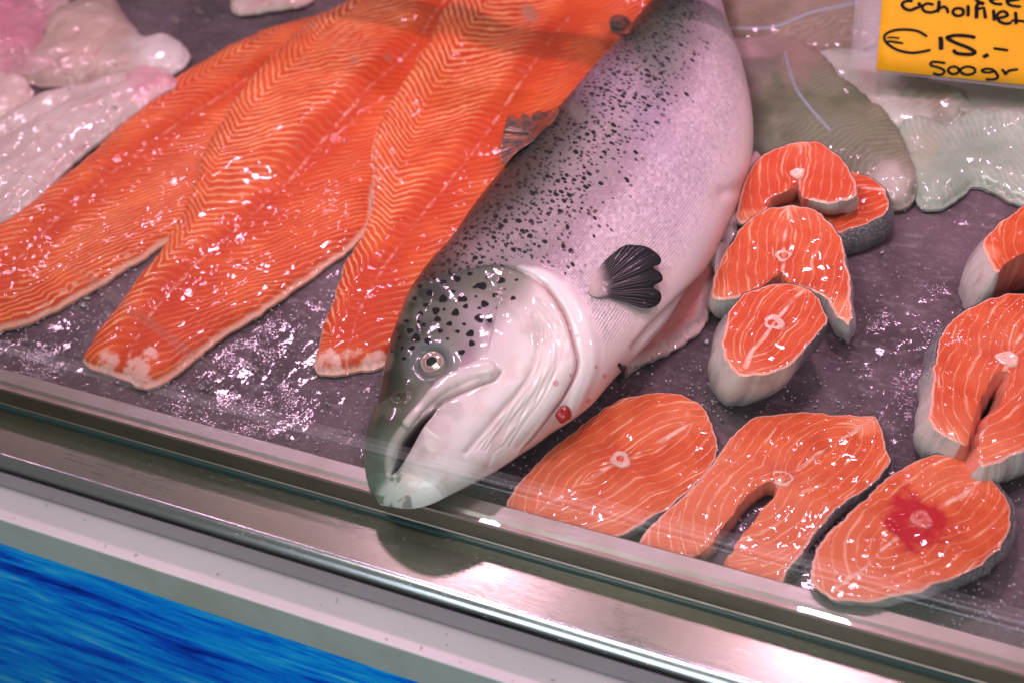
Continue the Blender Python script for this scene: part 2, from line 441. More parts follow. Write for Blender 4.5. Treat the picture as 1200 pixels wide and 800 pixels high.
nz += [(y_front+.0004, zledge+.006), (y_front+.0018, zledge+.0005)]
ysplit = y_front+.0115
extrude('steel_ledge', [(y_glass-.0024, ZS), (ysplit+.012, ZS-.0002), (ysplit, ZS-.0004)], steel, counter)
extrude('rolled_edge', [(ysplit, ZS-.0004)]+nz[2:], steel_nose, counter, smooth=True)
extrude('lilac_trim', [(y_front+.004, zledge), (y_led+.0014, zledge), (y_led+.0005, zledge-.0004)], lil.m, counter)
extrude('grey_strip', [(y_led+.0005, zledge-.0004), (y_led, zledge-.0014), (y_led, z_grey), (y_led+.003, z_grey)], grey_strip, counter)
extrude('blue_panel', [(y_led+.0022, z_grey+.001), (y_led+.0022, z_grey-.45)], blu.m, counter)

# the wet tray and its ice
def bed():
    xs = np.linspace(X0, X1, 560); ys = np.linspace(y_lipback+.001, 1.6, 420)
    X, Y = np.meshgrid(xs, ys)
    Z = fbm(X, Y, 60, 3)*.002+fbm(X, Y, 9, 2)*.004
    Z *= ss(0, .02, Y-y_lipback); Z -= .002
    V = np.stack([X.ravel(), Y.ravel(), Z.ravel()], -1); nx, ny = len(xs), len(ys)
    i = np.arange(nx*ny).reshape(ny, nx)
    Fc = np.stack([i[:-1, :-1].ravel(), i[:-1, 1:].ravel(), i[1:, 1:].ravel(), i[1:, :-1].ravel()], -1)
    m = Mat('icy_tray', coat_weight=.45, coat_roughness=.05)
    o = m.co(); n = m.noise(o, 7, 5, .6); g = m.vor(o, 330); n3 = m.noise(o, 170, 3, .7)
    base = m.mix(n.step(.35, .66), (.052, .030, .039), (.130, .084, .100))
    base = m.mix(n3.step(.50, .72)*.22, base, (.36, .29, .34))
    base = m.mix(m.noise(m.co((1, 3, 1), (0, 0, .35)), 40, 3).step(.55, .75)*.25, base, (.36, .30, .33))
    m.set(base_color=base, roughness=n3*.3+.35, specular_ior_level=.25)
    b = m.bump(g*.3+n3*.8, .0010, .7)
    m.bump(m.noise(o, 30, 2)*1.6+m.noise(o, 150, 1)*.25+m.noise(o, 380, 1)*.34*m.noise(o, 16, 2).step(.40, .65), .0009, 1., None, 'Coat Normal')
    ob = mesh_obj('tray_surface', V, Fc, m.m, origin=(0, 0, 0)); tag(ob, kind='structure')
bed()
def ice():
    pts = []
    while len(pts) < 5200:
        px, py = RS.uniform(-60, 1260), RS.uniform(60, 760)
        p = unp(px, py, 0)
        if p[1] < y_lipback+.004: continue
        den = .10+.9*ss(.16, -.10, p[1])*(1.0 if p[0] < .05 else .55)
        den *= .3+1.4*max(0, float(vnoise(np.array([p[0]*30]), np.array([p[1]*30]))[0])-.2)
        if RS.rand() < den: pts.append(p)
    base = np.array([(1, 0, 0), (-1, 0, 0), (0, 1, 0), (0, -1, 0), (0, 0, 1), (0, 0, -1)], float)
    bf = [(0, 2, 4), (2, 1, 4), (1, 3, 4), (3, 0, 4), (2, 0, 5), (1, 2, 5), (3, 1, 5), (0, 3, 5)]
    V = []; Fc = []
    for p in pts:
        s = RS.uniform(.0005, .0013)*(1.7 if RS.rand() < .05 else 1)
        q = base*RS.uniform(.5, 1.3, (6, 3))*s
        a = RS.rand()*6.28; ca, sa = math.cos(a), math.sin(a)
        q = np.stack([q[:, 0]*ca-q[:, 1]*sa, q[:, 0]*sa+q[:, 1]*ca, q[:, 2]+q[:, 0]*.4], -1)
        k = len(V); V += (q+[p[0], p[1], .0003]).tolist(); Fc += [[k+i for i in f] for f in bf]
    m = Mat('ice_chip', base_color=(.75, .68, .74), roughness=.12, transmission_weight=.35, ior=1.31, specular_tint=(1, 1, 1)).m
    o = mesh_obj('crushed_ice', V, Fc, m, origin=(0, 0, 0), smooth=False)
    tag(o, 'scattered grains of crushed ice on the wet dark tray', 'ice', kind='stuff')
ice()

# ================================================================== HEIGHT MAP FOR DRAPING
HX0, HY0, HS = -1.0, -.4, .003
Hm = np.zeros((560, 640))
def blur(A, k, it=2):
    for _ in range(it):
        for ax in (0, 1):
            c = np.cumsum(np.pad(A, [(k+1, k) if a == ax else (0, 0) for a in (0, 1)], mode='edge'), axis=ax)
            n = A.shape[ax]; A = (np.take(c, range(2*k+1, 2*k+1+n), ax)-np.take(c, range(0, n), ax))/(2*k+1)
    return A
def hsample(A, x, y):
    fx = np.clip((x-HX0)/HS, 0, A.shape[1]-1.01); fy = np.clip((y-HY0)/HS, 0, A.shape[0]-1.01)
    i = fx.astype(int); j = fy.astype(int); u = fx-i; v = fy-j
    return (A[j, i]*(1-u)+A[j, i+1]*u)*(1-v)+(A[j+1, i]*(1-u)+A[j+1, i+1]*u)*v

def soft_piece(name, outline_px, h, mat, fieldfn=None, step=.0026, edge_w=.03, rag=1., label=None, cat=None, group=None, parent=None,
               sub_n=8, rough=.0015, drape=True, sharp=2.0, ztop_guess=.6, blurk=4, ledge=.002, base_add=None, puck=0):
    """a limp slice: outline traced on the bed, domed top, draped over whatever lies below"""
    global Hm
    Hb = blur(Hm, blurk) if drape else Hm*0
    o2 = catmull(outline_px, sub_n, True)
    z = np.full(len(o2), h*.4)
    for _ in range(5):
        P = unp(o2[:, 0], o2[:, 1], z); z = hsample(Hb, P[:, 0], P[:, 1])+h*.4
    ol = resample(P[:, :2], step, True)
    jit = (fbm(ol[:, 0], ol[:, 1], 45, 3)*.006*(rag-.6)*2.+fbm(ol[:, 0], ol[:, 1], 120, 2)*.003+fbm(ol[:, 0]+5, ol[:, 1], 320, 1)*.0012)*rag
    nr = np.roll(ol, -1, 0)-np.roll(ol, 1, 0); nr = np.stack([nr[:, 1], -nr[:, 0]], -1)/(np.linalg.norm(nr, axis=1)[:, None]+1e-9)
    ol = ol+nr*jit[:, None]
    v, f, idx = fill(ol, step)
    d = dist_poly(v, ol, True)
    base = hsample(Hb, v[:, 0], v[:, 1])
    if base_add is not None: base = base+base_add(proj(np.c_[v, base]))
    t = np.clip(d/edge_w, 0, 1)
    prof = (1-(1-t)**sharp)**(1/sharp)
    relief = fbm(v[:, 0], v[:, 1], 22, 3)*rough*2.4+fbm(v[:, 0]+3, v[:, 1]+9, 70, 2)*rough
    top = base+ledge+h*prof+relief*np.clip(t*2, 0, 1)
    n = len(v)
    Vt = np.c_[v, top]; Vb = np.c_[v, base+.0003]
    # side wall ring
    k = len(idx)
    W = np.concatenate([idx, idx+n])
    Fc = f.tolist()+(f[:, ::-1]+n).tolist()
    for i in range(k):
        a, b = idx[i], idx[(i+1) % k]; Fc.append([a, a+n, b+n, b])
    att = fieldfn(v, d, proj(Vt), top-base)
    att = {q: np.concatenate([a, a]) for q, a in att.items()}
    o = mesh_obj(name, np.vstack([Vt, Vb]), Fc, mat, parent, attrs=att)
    if label: tag(o, label, cat, group)
    # raster into the height map
    ii = np.clip(((v[:, 0]-HX0)/HS).round().astype(int), 0, Hm.shape[1]-1); jj = np.clip(((v[:, 1]-HY0)/HS).round().astype(int), 0, Hm.shape[0]-1)
    np.maximum.at(Hm, (jj, ii), top)
    return o

# ================================================================== LONG SALMON FILLETS
def fillet_field(spine_px, ridge=.055, flip=1., k1=.85, redw=.020, ampL=1., ampR=.42, tail=None, ridge_px=None):
    sx = catmull(spine_px, 6); SP = unp(sx[:, 0], sx[:, 1], .02)[:, :2]
    def fn(v, d, px, th):
        ds, s, side = dist_poly(v, SP, full=True)
        t = ds*side                                  # + : upper left flank
        if ridge_px is not None:
            r0 = unp(*[np.array(a, float) for a in zip(*ridge_px)], .02)[:, :2]
            dr, _, sr = dist_poly(v, r0, full=True); past = dr*(sr > 0)
        else: past = np.maximum(0, t-ridge)
        g = np.where(t > 0, k1*t, -k1*.9*t*-1)
        near = .018*np.exp(-(ds/.014)**2)
        ph = s + k1*t - 2.1*past + near*1.0
        ph = np.where(t < 0, s-.75*t*-1 - .9*np.maximum(0, -t-.035), ph)
        w_ = ss(.012, .030, t)*ampL + ss(.012, .030, -t)*ampR
        amp = np.clip(w_*(.55+.9*(fbm(v[:, 0], v[:, 1], 16, 2)+.5)), .10, 1)
        red = np.clip(1-ds/redw, 0, 1)*.7
        cut = np.zeros(len(v))
        if tail is not None:
            for (tx, ty, tr) in tail: cut = np.maximum(cut, ss(tr, tr*.35, np.hypot(px[:, 0]-tx, px[:, 1]-ty)))
        return {'field': np.c_[ph, ds, d], 'field2': np.c_[amp, red, cut]}
    return fn
G_F = 'long salmon fillets laid side by side'
soft_piece('salmon_fillet', [(560, -60), (585, -20), (625, 2), (690, 4), (745, 26), (775, 10), (800, -50), (700, -90)], .010, MF,
           fillet_field([(600, -10), (660, -40), (720, -90)], ampL=.2, ampR=.3), label='red salmon piece at the top, left of where the whole salmon leaves the photo', cat='fish fillet', group=G_F)
soft_piece('salmon_fillet', [(-150, 340), (-60, 292), (0, 260), (60, 218), (110, 178), (150, 140), (205, 92), (262, 58), (312, 36), (352, 24), (400, 8), (450, -22), (540, -50), (560, -10),
            (500, 60), (420, 140), (320, 215), (262, 240), (215, 268), (160, 305), (90, 347), (40, 372), (0, 386), (-70, 416), (-150, 430)], .013, MF,
           fillet_field([(-150, 400), (-80, 368), (0, 316), (67, 250), (120, 205), (180, 160), (236, 122), (300, 80), (380, 30), (450, -20)], ampL=.55, ampR=.7, ridge=.05),
           label='leftmost long salmon fillet, its tail end running out of the photo beside the pale fillets', cat='fish fillet', group=G_F)
soft_piece('salmon_fillet', [(98, 420), (108, 396), (140, 355), (170, 315), (203, 270), (226, 215), (247, 160), (282, 108), (322, 60), (362, 28), (410, 2), (470, -30), (560, -60), (640, -30),
            (590, 30), (540, 90), (480, 150), (440, 210), (432, 260), (405, 292), (370, 317), (330, 346), (300, 366), (250, 400), (222, 424), (192, 443), (165, 452), (140, 440), (115, 430)], .014, MF,
           fillet_field([(140, 430), (175, 365), (230, 305), (280, 262), (330, 215), (357, 186), (400, 140), (440, 100), (478, 64), (520, 10), (570, -50)],
                        ridge_px=[(150, 330), (195, 300), (236, 246), (262, 190), (300, 130), (345, 85), (395, 35), (450, -10)], tail=[(128, 424, 20), (160, 436, 26), (176, 416, 14)]),
           label='middle long salmon fillet with a pale cut tail end, between two other fillets', cat='fish fillet', group=G_F)
soft_piece('salmon_fillet', [(368, 430), (374, 398), (388, 352), (404, 308), (430, 262), (437, 205), (436, 165), (462, 112), (500, 50), (525, 5), (565, -35), (640, -60), (730, -40), (775, 0),
            (750, 40), (715, 80), (680, 140), (640, 190), (600, 240), (560, 290), (520, 320), (490, 360), (468, 400), (448, 424), (415, 432), (385, 437)], .014, MF,
           fillet_field([(400, 425), (425, 350), (470, 280), (520, 215), (565, 160), (605, 100), (635, 55), (680, 0), (720, -50)],
                        ridge_px=[(395, 380), (425, 320), (455, 262), (463, 205), (478, 165), (500, 118), (535, 62), (570, 15)], ampR=.35, tail=[(385, 428, 26), (438, 425, 22)]),
           label='salmon fillet partly under the back of the whole salmon, with wavy white fat stripes', cat='fish fillet', group=G_F)

# ================================================================== PALE FISH FILLETS
def pale_field(c, c2, dirpx=(1, 0), amp=.5, vein=None, spots=None, grad=None):
    D = unp(600+np.array([0, dirpx[0]*50.]), 300+np.array([0, dirpx[1]*50.]), 0); dv = _n((D[1]-D[0])[:2])
    vp = None if vein is None else (lambda q: unp(q[:, 0], q[:, 1], .02)[:, :2])(catmull(vein, 6))
    def fn(v, d, px, th):
        ph = v@dv + .25*d
        ve = np.full(len(v), .05) if vein is None else dist_poly(px, catmull(vein, 6))*.0008
        col = np.tile(np.array(c, float), (len(v), 1)); col2 = np.tile(np.array(c2, float), (len(v), 1))
        for (tx, ty, r, cc) in (grad or []):
            m_ = ss(r*1.25, r*.1, np.hypot(px[:, 0]-tx, px[:, 1]-ty)+fbm(px[:, 0], px[:, 1], .045, 3)*r*1.1)[:, None]
            col = col*(1-m_)+np.array(cc)*m_; col2 = col2*(1-m_)+np.array(cc)*1.1*m_
        return {'field': np.c_[ph, np.full(len(v), amp), ve], 'col': col, 'col2': col2}
    return fn
G_W = 'pale pink fish fillets in the upper left'; G_P = 'plaice fillets behind the steaks'
pw, pk, pr = (.50, .38, .36), (.46, .28, .28), (.40, .10, .15)
soft_piece('white_fish_fillet', [(268, -40), (270, 2), (276, 16), (310, 12), (340, 8), (375, -8), (390, -50)], .010, MWR, rag=1.25, edge_w=.042, fieldfn=pale_field((.66, .50, .47), (.6, .36, .33)),
           label='small pale fillet end cut by the top border, above the leftmost salmon fillet', cat='fish fillet', group=G_W)
soft_piece('white_fish_fillet', [(-60, -50), (70, -60), (78, 0), (52, 26), (44, 58), (5, 68), (-60, 80)], .017, MWR, rag=1.25, edge_w=.042, fieldfn=pale_field((.58, .40, .42), pr, (1, .6), .5, grad=[(10, 15, 60, (.52, .16, .24))]), rough=.004,
           label='raw fillet with a red streaked edge in the upper left corner', cat='fish fillet', group=G_W)
soft_piece('white_fish_fillet', [(30, 70), (50, 40), (58, 18), (85, 2), (130, -4), (150, 22), (168, 42), (200, 42), (222, 60), (205, 80), (170, 88), (120, 92), (70, 98), (25, 92)], .017, MWR,
           pale_field((.40, .26, .24), (.50, .35, .31), (.3, 1), .5, grad=[(195, 60, 45, (.60, .50, .51)), (95, 40, 45, (.52, .33, .29))]), rough=.003,
           label='pinkish fillet with a white pointed end, above the long pale fillet', cat='fish fillet', group=G_W)
soft_piece('white_fish_fillet', [(-60, 66), (0, 68), (40, 66), (60, 74), (40, 84), (0, 88), (-60, 95)], .014, MWR, rag=1.25, edge_w=.042, fieldfn=pale_field((.52, .22, .27), (.62, .36, .38)),
           label='narrow dark pink strip of fillet at the left border', cat='fish fillet', group=G_W)
soft_piece('white_fish_fillet', [(-60, 86), (12, 84), (32, 94), (36, 112), (15, 134), (-60, 160)], .014, MWR, rag=1.25, edge_w=.042, fieldfn=pale_field((.52, .36, .34), (.60, .44, .40)),
           label='short fillet end rounded off at the left border below the pink strip', cat='fish fillet', group=G_W)
soft_piece('white_fish_fillet', [(-80, 180), (-20, 150), (20, 124), (60, 106), (110, 96), (150, 85), (190, 82), (206, 95), (180, 112), (140, 142), (90, 182), (42, 228), (0, 258), (-80, 310)], .017, MWR,
           pale_field((.46, .34, .325), (.58, .45, .42), (1, -.7), .25, grad=[(178, 95, 42, (.56, .25, .30))]), rough=.002,
           base_add=lambda p: -.006*np.exp(-(dist_poly(p, [(-60, 215), (20, 165), (90, 125), (150, 105)])/7)**2),
           label='long pale pink fillet lying against the leftmost salmon fillet', cat='fish fillet', group=G_W)
br, gr_, pg = (.20, .155, .105), (.17, .175, .12), (.50, .52, .45)
soft_piece('plaice_fillet', [(848, -50), (1010, -70), (1040, -30), (1030, 40), (990, 58), (950, 60), (900, 54), (862, 46), (846, 20)], .016, MW, rag=1.25, edge_w=.042, fieldfn=pale_field((.20, .135, .10), (.29, .20, .16), (.4, 1), .5, vein=[(850, 33), (905, 32), (950, 15), (1005, 3)]),
           label='brownish plaice fillet with a thin lavender line, cut by the top border', cat='fish fillet', group=G_P)
soft_piece('plaice_fillet', [(1085, 90), (1130, 84), (1200, 84), (1290, 90), (1290, 190), (1200, 180), (1130, 140), (1095, 120)], .018, MW, rag=1.25, edge_w=.042, fieldfn=pale_field((.36, .30, .27), (.46, .39, .35), (1, .1), .8),
           label='pale striped plaice fillet just below the orange price card', cat='fish fillet', group=G_P)
soft_piece('plaice_fillet', [(955, 62), (1010, 58), (1060, 84), (1128, 106), (1130, 130), (1095, 152), (1050, 152), (1005, 130), (970, 100)], .016, MW,
           pale_field((.36, .34, .29), (.44, .42, .37), (.7, 1), .4, grad=[(1085, 115, 55, (.20, .15, .10)), (1020, 85, 30, (.42, .30, .28)), (1060, 146, 42, (.46, .45, .40))]),
           label='folded plaice fillet with a brown back strip and white edge', cat='fish fillet', group=G_P)
soft_piece('plaice_fillet', [(1052, 152), (1075, 140), (1110, 146), (1150, 128), (1220, 136), (1300, 170), (1300, 262), (1200, 238), (1170, 225), (1140, 216), (1120, 234), (1080, 240), (1066, 200)], .014, MW,
           pale_field((.25, .31, .24), (.38, .42, .34), (1, -.25), .95, grad=[(1085, 165, 32, (.30, .30, .22))]),
           label='pale greenish plaice fillet with ribbed flesh at the right border', cat='fish fillet', group=G_P)
soft_piece('plaice_fillet', [(848, 48), (880, 44), (930, 46), (962, 60), (988, 88), (1020, 114), (1046, 140), (1066, 176), (1074, 214), (1066, 238), (1044, 243), (1018, 230), (985, 205), (950, 195), (905, 195), (880, 175), (868, 110), (855, 78)], .015, MW,
           pale_field((.105, .105, .062), (.21, .19, .125), (.75, 1), .35, vein=[(920, 62), (931, 100), (948, 125), (972, 152)],
                      grad=[(870, 60, 60, (.42, .27, .28)), (935, 60, 45, (.28, .18, .15)), (1040, 215, 42, (.42, .36, .32)), (895, 165, 35, (.22, .24, .17)), (960, 160, 60, (.15, .16, .10))]),
           label='large olive brown plaice fillet with a thin blue grey line, beside the whole salmon', cat='fish fillet', group=G_P)

# ================================================================== SALMON STEAKS
def steak(label, outl, vert, dors, vent, z0, gx=0, gy=0, zb=.001, boff=(0, 0), tone=.2, bellyr=(.0, .45), blood=0, sub_n=5, inner=(), wallcol=None, bulge=.002, step=.0018, sept_extra=None, taper=1.0, vr=11, fat=None):
    P0 = unp(np.float64(vert[0]), np.float64(vert[1]), z0)
    nrm = _n(np.array([-gx, -gy, 1.]))
    pts = np.array([(a[0], a[1]) for a in outl], float)
    flag = np.array([1. if i in inner else 0. for i in range(len(outl))])
    cr = catmull(np.c_[pts, flag*60], sub_n, True)
    P = unp_plane(cr[:, 0], cr[:, 1], P0, nrm)
    Q = np.c_[P, cr[:, 2]/60]
    Q = resample(Q, step*1.1, True)
    ol = Q[:, :2]; fl = Q[:, 3] > .5
    nr = np.roll(ol, -1, 0)-np.roll(ol, 1, 0); nr = np.stack([nr[:, 1], -nr[:, 0]], -1)/(np.linalg.norm(nr, axis=1)[:, None]+1e-9)
    area2 = np.sum(ol[:, 0]*np.roll(ol[:, 1], -1)-ol[:, 1]*np.roll(ol[:, 0], -1))
    if area2 < 0: nr = -nr
    ol = ol+nr*(fbm(ol[:, 0], ol[:, 1], 90, 2)*.0040+fbm(ol[:, 0]+3, ol[:, 1], 330, 2)*.0016)[:, None]
    v, f, idx = fill(ol, step)
    zpl = P0[2]+gx*(v[:, 0]-P0[0])+gy*(v[:, 1]-P0[1])
    d = dist_poly(v, ol, True)
    outer = ol[~fl]
    dout = dist_poly(v, outer) if fl.any() else d
    top = zpl-.0010*np.exp(-d/.0013)+fbm(v[:, 0], v[:, 1], 40, 3)*.003+fbm(v[:, 0], v[:, 1], 150, 2)*.0010
    U = lambda q: unp_plane(np.array([float(q[0])]), np.array([float(q[1])]), P0, nrm)[0, :2]
    D, Vn, Vb = U(dors), U(vent), P0[:2]
    ax = _n(D-Vn)
    sept = np.array([D, Vb, Vn])
    vj = v+np.stack([fbm(v[:, 0], v[:, 1], 35, 2), fbm(v[:, 0]+4, v[:, 1], 35, 2)], -1)*.008; dsep, _, side = dist_poly(vj, sept, full=True)
    side = np.where(side == 0, 1, side)
    per = np.array([-ax[1], ax[0]])
    Wd = {}
    for sg in (-1, 1):
        q = ol[np.sign((ol-Vb)@per) == sg] if np.any(np.sign((ol-Vb)@per) == sg) else ol
        m_ = np.abs((q-Vb)@ax) < .03
        Wd[sg] = float(np.abs((q-Vb)@per)[m_].max()) if m_.any() else .04
    Ld = np.linalg.norm(D-Vb)
    f1 = np.zeros(len(v))
    for sg in (-1, 1):
        m_ = side == sg
        c1 = Vb+ax*Ld*.38+per*sg*Wd[sg]*.42; c2 = Vb-ax*Ld*.28+per*sg*Wd[sg]*.50
        q = v[m_]
        def dd(c, e1, e2):
            r = q-c; return np.hypot((r@ax)/e1, (r@per)/e2)
        a = dd(c1, 1.1, .85); b = dd(c2, 1.0, .9)+.002
        f1[m_] = np.minimum(a, b)+.002*sg
    al = ((v-Vn)@ax)/np.linalg.norm(D-Vn)
    belly = ss(bellyr[1], bellyr[0], al)
    bl = np.zeros(len(v))
    if blood: bl = ss(blood, blood*.30, np.hypot((v-Vb+ax*.004)@ax, ((v-Vb)@per)*1.0-.004)+fbm(v[:, 0], v[:, 1], 75, 3)*.030)*(.55+.9*(fbm(v[:, 0], v[:, 1], 60, 2)+.5)).clip(0, 1)
    tn = np.full(len(v), tone)  # redness per steak; the pale front ones carry the glass reflection in their colour
    for (tx, ty, r) in (fat or [])+[(dors[0], dors[1], .009)]:
        m_ = ss(r, r*.4, np.linalg.norm(v-U((tx, ty)), axis=1)); belly = np.maximum(belly, m_*1.3); tn = tn*(1-m_)
    cen = np.array([ol[:, 0].mean(), ol[:, 1].mean(), max(zb, 0)])
    lowz = P0[2]+gx*(ol[:, 0]-P0[0])+gy*(ol[:, 1]-P0[1])
    root = thing('salmon_steak', label, 'fish steak', cen, G_S)
    n = len(v)
    Vt = np.c_[v, top]; off = np.array(boff)
    Vbm = np.c_[lerp(Vb, v, taper)+off, np.full(n, zb)]
    att = {'field': np.c_[f1*1.0, dsep, dout], 'field2': np.c_[belly, bl, tn], 'bone': np.linalg.norm(v-Vb, axis=1), 'back': ss(.28, .48, al)}
    att = {k: np.concatenate([a, a]) for k, a in att.items()}
    mesh_obj('flesh', np.vstack([Vt, Vbm]), f.tolist()+(f[:, ::-1]+n).tolist(), MS, root, attrs=att)
    # side wall: skin outside, cut flesh in the cavity
    K = len(ol); R = 9; WV = []; colr = []; scl = []
    alo = ((ol-Vn)@ax)/np.linalg.norm(D-Vn)
    t0 = top[idx]
    ns = fbm(ol[:, 0], ol[:, 1], 70, 2)
    for r in range(R+1):
        u = r/R
        p = lerp(ol, lerp(Vb, ol, taper)+off, u)+nr*(bulge*math.sin(math.pi*min(1, u*1.1))+.0006*math.sin(u*9)*1)[..., None] if False else \
            lerp(ol, lerp(Vb, ol, taper)+off, u)+nr*(bulge*math.sin(math.pi*u))+nr*(ns*.003*math.sin(math.pi*u))[:, None]
        z = lerp(t0+.0002*(r == 0), zb, u**1.0)
        WV.append(np.c_[p, z])
        dark, mid, white = np.array([.045, .05, .058]), np.array([.26, .25, .27]), np.array([.56, .49, .46])
        wc = np.where((alo > .55)[:, None], lerp(mid, dark, ss(.55, .85, alo)[:, None]), lerp(white, mid, ss(.25, .55, alo)[:, None]))
        if wallcol is not None: wc = lerp(wc, np.array(wallcol), .8)
        wc = np.where(fl[:, None], np.array([.62, .17, .11])*(1+ns[:, None]), wc)
        if r == 0: wc = np.where(fl[:, None], wc, lerp(wc, np.array([.6, .45, .42]), .5*(alo < .8)[:, None]))
        colr.append(wc); scl.append(np.where(fl, 0, ss(.2, .5, alo))*.9)
    WV = np.vstack(WV); Fc = []
    for r in range(R):
        for i in range(K):
            j = (i+1) % K; q = [r*K+i, (r+1)*K+i, (r+1)*K+j, r*K+j]
            Fc.append(q if area2 > 0 else q[::-1])
    mesh_obj('skin', WV, Fc, MSK, root, attrs={'col': np.vstack(colr), 'scales': np.concatenate(scl)})
    # backbone: a slightly raised disc with a dished centre
    if vr:
        bv = []; bf = []; rr = vr*.00068; N = 22
        zt = lambda p: P0[2]+gx*(p[0]-P0[0])+gy*(p[1]-P0[1])
        rings = [(1.06, -.0012), (1.0, .0004), (.82, .0009), (.6, .0004), (.25, -.0003)]
        for (q, h) in rings:
            for k in range(N):
                a = k/N*2*math.pi; w_ = 1+.09*math.sin(3*a+P0[0]*90)+.05*math.sin(5*a)
                p = Vb+rr*q*w_*(math.cos(a)*ax*.9+math.sin(a)*per*1.08); bv.append((p[0], p[1], zt(p)+h))
        for r in range(len(rings)-1):
            for k in range(N): j = (k+1) % N; bf.append((r*N+k, r*N+j, (r+1)*N+j, (r+1)*N+k))
        bf.append(tuple((len(rings)-1)*N+k for k in range(N)))
        mesh_obj('backbone', bv, bf, MBLD if blood else MBONE, root)
    return root, U, P0
MBONE = plain_wet('backbone_cut', (.66, .34, .28), (.74, .47, .40), 160, .0006)
MBLD = plain_wet('bloody_backbone_cut', (.52, .05, .05), (.66, .20, .17), 200, .0008)
G_S = 'salmon steaks on the right side of the tray'
# front row, left to right
steak('front row salmon steak nearest the head of the whole salmon, a closed oval',
      [(592, 596), (603, 572), (640, 532), (690, 489), (735, 465), (776, 457), (815, 468), (833, 490), (841, 520), (828, 554), (794, 587), (758, 611), (724, 630), (690, 634), (640, 622), (605, 608)],
      (727, 538), (836, 486), (612, 612), .016, tone=.05, boff=(.0, .004), taper=.96, bellyr=(-.05, .62), bulge=.001)
steak('front row horseshoe salmon steak with open belly, between two closed ones',
      [(748, 634), (776, 602), (808, 573), (835, 543), (852, 516), (874, 494), (905, 484), (950, 481), (1000, 486), (1026, 488), (1040, 518), (1043, 546), (1020, 569), (983, 598), (953, 628), (924, 668), (914, 690), (880, 684), (846, 664),
       (874, 622), (896, 596), (908, 574), (902, 566), (882, 574), (862, 594), (846, 618), (824, 644), (795, 652), (765, 644)],
      (917, 560), (1024, 490), (858, 650), .016, tone=.05, inner=(18, 19, 20, 21, 22, 23, 24, 25, 26), bellyr=(.05, .72), taper=.97, bulge=.001, fat=[(1012, 496, .014)])
steak('front right salmon steak with a dark red blood stain round its backbone',
      [(953, 656), (959, 636), (992, 603), (1034, 562), (1073, 537), (1110, 533), (1150, 545), (1176, 575), (1186, 608), (1180, 632), (1150, 662), (1100, 684), (1050, 699), (1008, 704), (970, 697), (951, 680)],
      (1080, 608), (1160, 556), (976, 684), .026, gy=-.05, tone=.05, blood=.031, bellyr=(-.05, .62), taper=.90, boff=(.008, .012), bulge=.003, wallcol=(.55, .52, .52))
# right side
steak('horseshoe salmon steak at the right border with a dark slit up to its backbone',
      [(1096, 410), (1102, 388), (1122, 368), (1152, 351), (1190, 343), (1232, 346), (1275, 372), (1292, 410), (1290, 450), (1270, 485), (1235, 512), (1196, 530), (1158, 545), (1146, 534), (1150, 505), (1166, 478), (1182, 448), (1180, 434),
       (1166, 440), (1152, 462), (1142, 492), (1134, 518), (1116, 514), (1090, 496), (1090, 465), (1093, 436)],
      (1181, 420), (1222, 346), (1140, 530), .040, gy=.05, gx=.0, tone=.35, inner=(13, 14, 15, 16, 17, 18, 19, 20, 21), bellyr=(-.05, .30), taper=1.0, boff=(-.006, .0), bulge=.005, fat=[(1118, 512, .010)])
steak('curled salmon steak cut by the right border, its pale belly end towards the tray',
      [(1152, 286), (1164, 268), (1186, 249), (1212, 236), (1252, 230), (1295, 248), (1312, 290), (1305, 330), (1282, 350), (1268, 330), (1272, 300), (1250, 283), (1222, 284), (1196, 296), (1175, 312), (1166, 318)],
      (1262, 262), (1290, 246), (1200, 350), .050, gy=.0, tone=.30, inner=(9, 10, 11, 12, 13, 14), bellyr=(-.1, .1), taper=1.0, boff=(-.012, -.006), bulge=.004, fat=[(1158, 296, .012)], wallcol=(.62, .50, .48))
# the leaning stack beside the whole salmon, back to front
steak('salmon steak at the bottom of the shingled row, half covered, showing grey scaly skin',
      [(905, 250), (915, 225), (940, 205), (970, 197), (1003, 202), (1028, 212), (1043, 232), (1038, 250), (1012, 263), (985, 273), (950, 280), (920, 272)],
      (975, 222), (1040, 222), (915, 262), .026, gy=.05, tone=.55, taper=.97, boff=(.004, -.006), bulge=.004, wallcol=(.13, .12, .13))
steak('topmost salmon steak of the shingled row, farthest back, with a dark belly notch',
      [(867, 262), (866, 236), (876, 203), (900, 176), (936, 164), (968, 170), (990, 188), (1002, 213), (1004, 229), (985, 236), (958, 238), (941, 230), (935, 212), (925, 222), (905, 234), (890, 252)],
      (935, 203), (938, 165), (934, 234), .050, gy=.28, tone=.60, inner=(11, 12, 13, 14), bellyr=(-.2, -.1), zb=.026, boff=(0, .006), bulge=.002, vr=8)
steak('second salmon steak of the shingled row, with a white belly flap on its right',
      [(834, 348), (838, 320), (852, 288), (880, 255), (915, 240), (948, 243), (976, 262), (990, 290), (996, 320), (998, 350), (996, 380), (984, 372), (970, 352), (950, 340), (925, 334), (916, 318), (908, 326), (885, 340), (858, 350)],
      (918, 300), (926, 241), (914, 338), .040, gy=.22, tone=.35, inner=(14, 15, 16, 17), bellyr=(-.2, .05), zb=.004, boff=(0, .004), bulge=.003, vr=9, fat=[(990, 365, .017)])
steak('thick frontmost salmon steak of the shingled row, its white belly skin facing the viewer',
      [(847, 405), (850, 376), (862, 352), (888, 336), (922, 330), (950, 340), (968, 364), (966, 385), (942, 410), (916, 430), (890, 440), (865, 437), (852, 424)],
      (907, 378), (942, 336), (872, 432), .052, gy=.10, tone=.45, taper=.80, boff=(-.016, -.004), bulge=.006, bellyr=(-.1, .22))

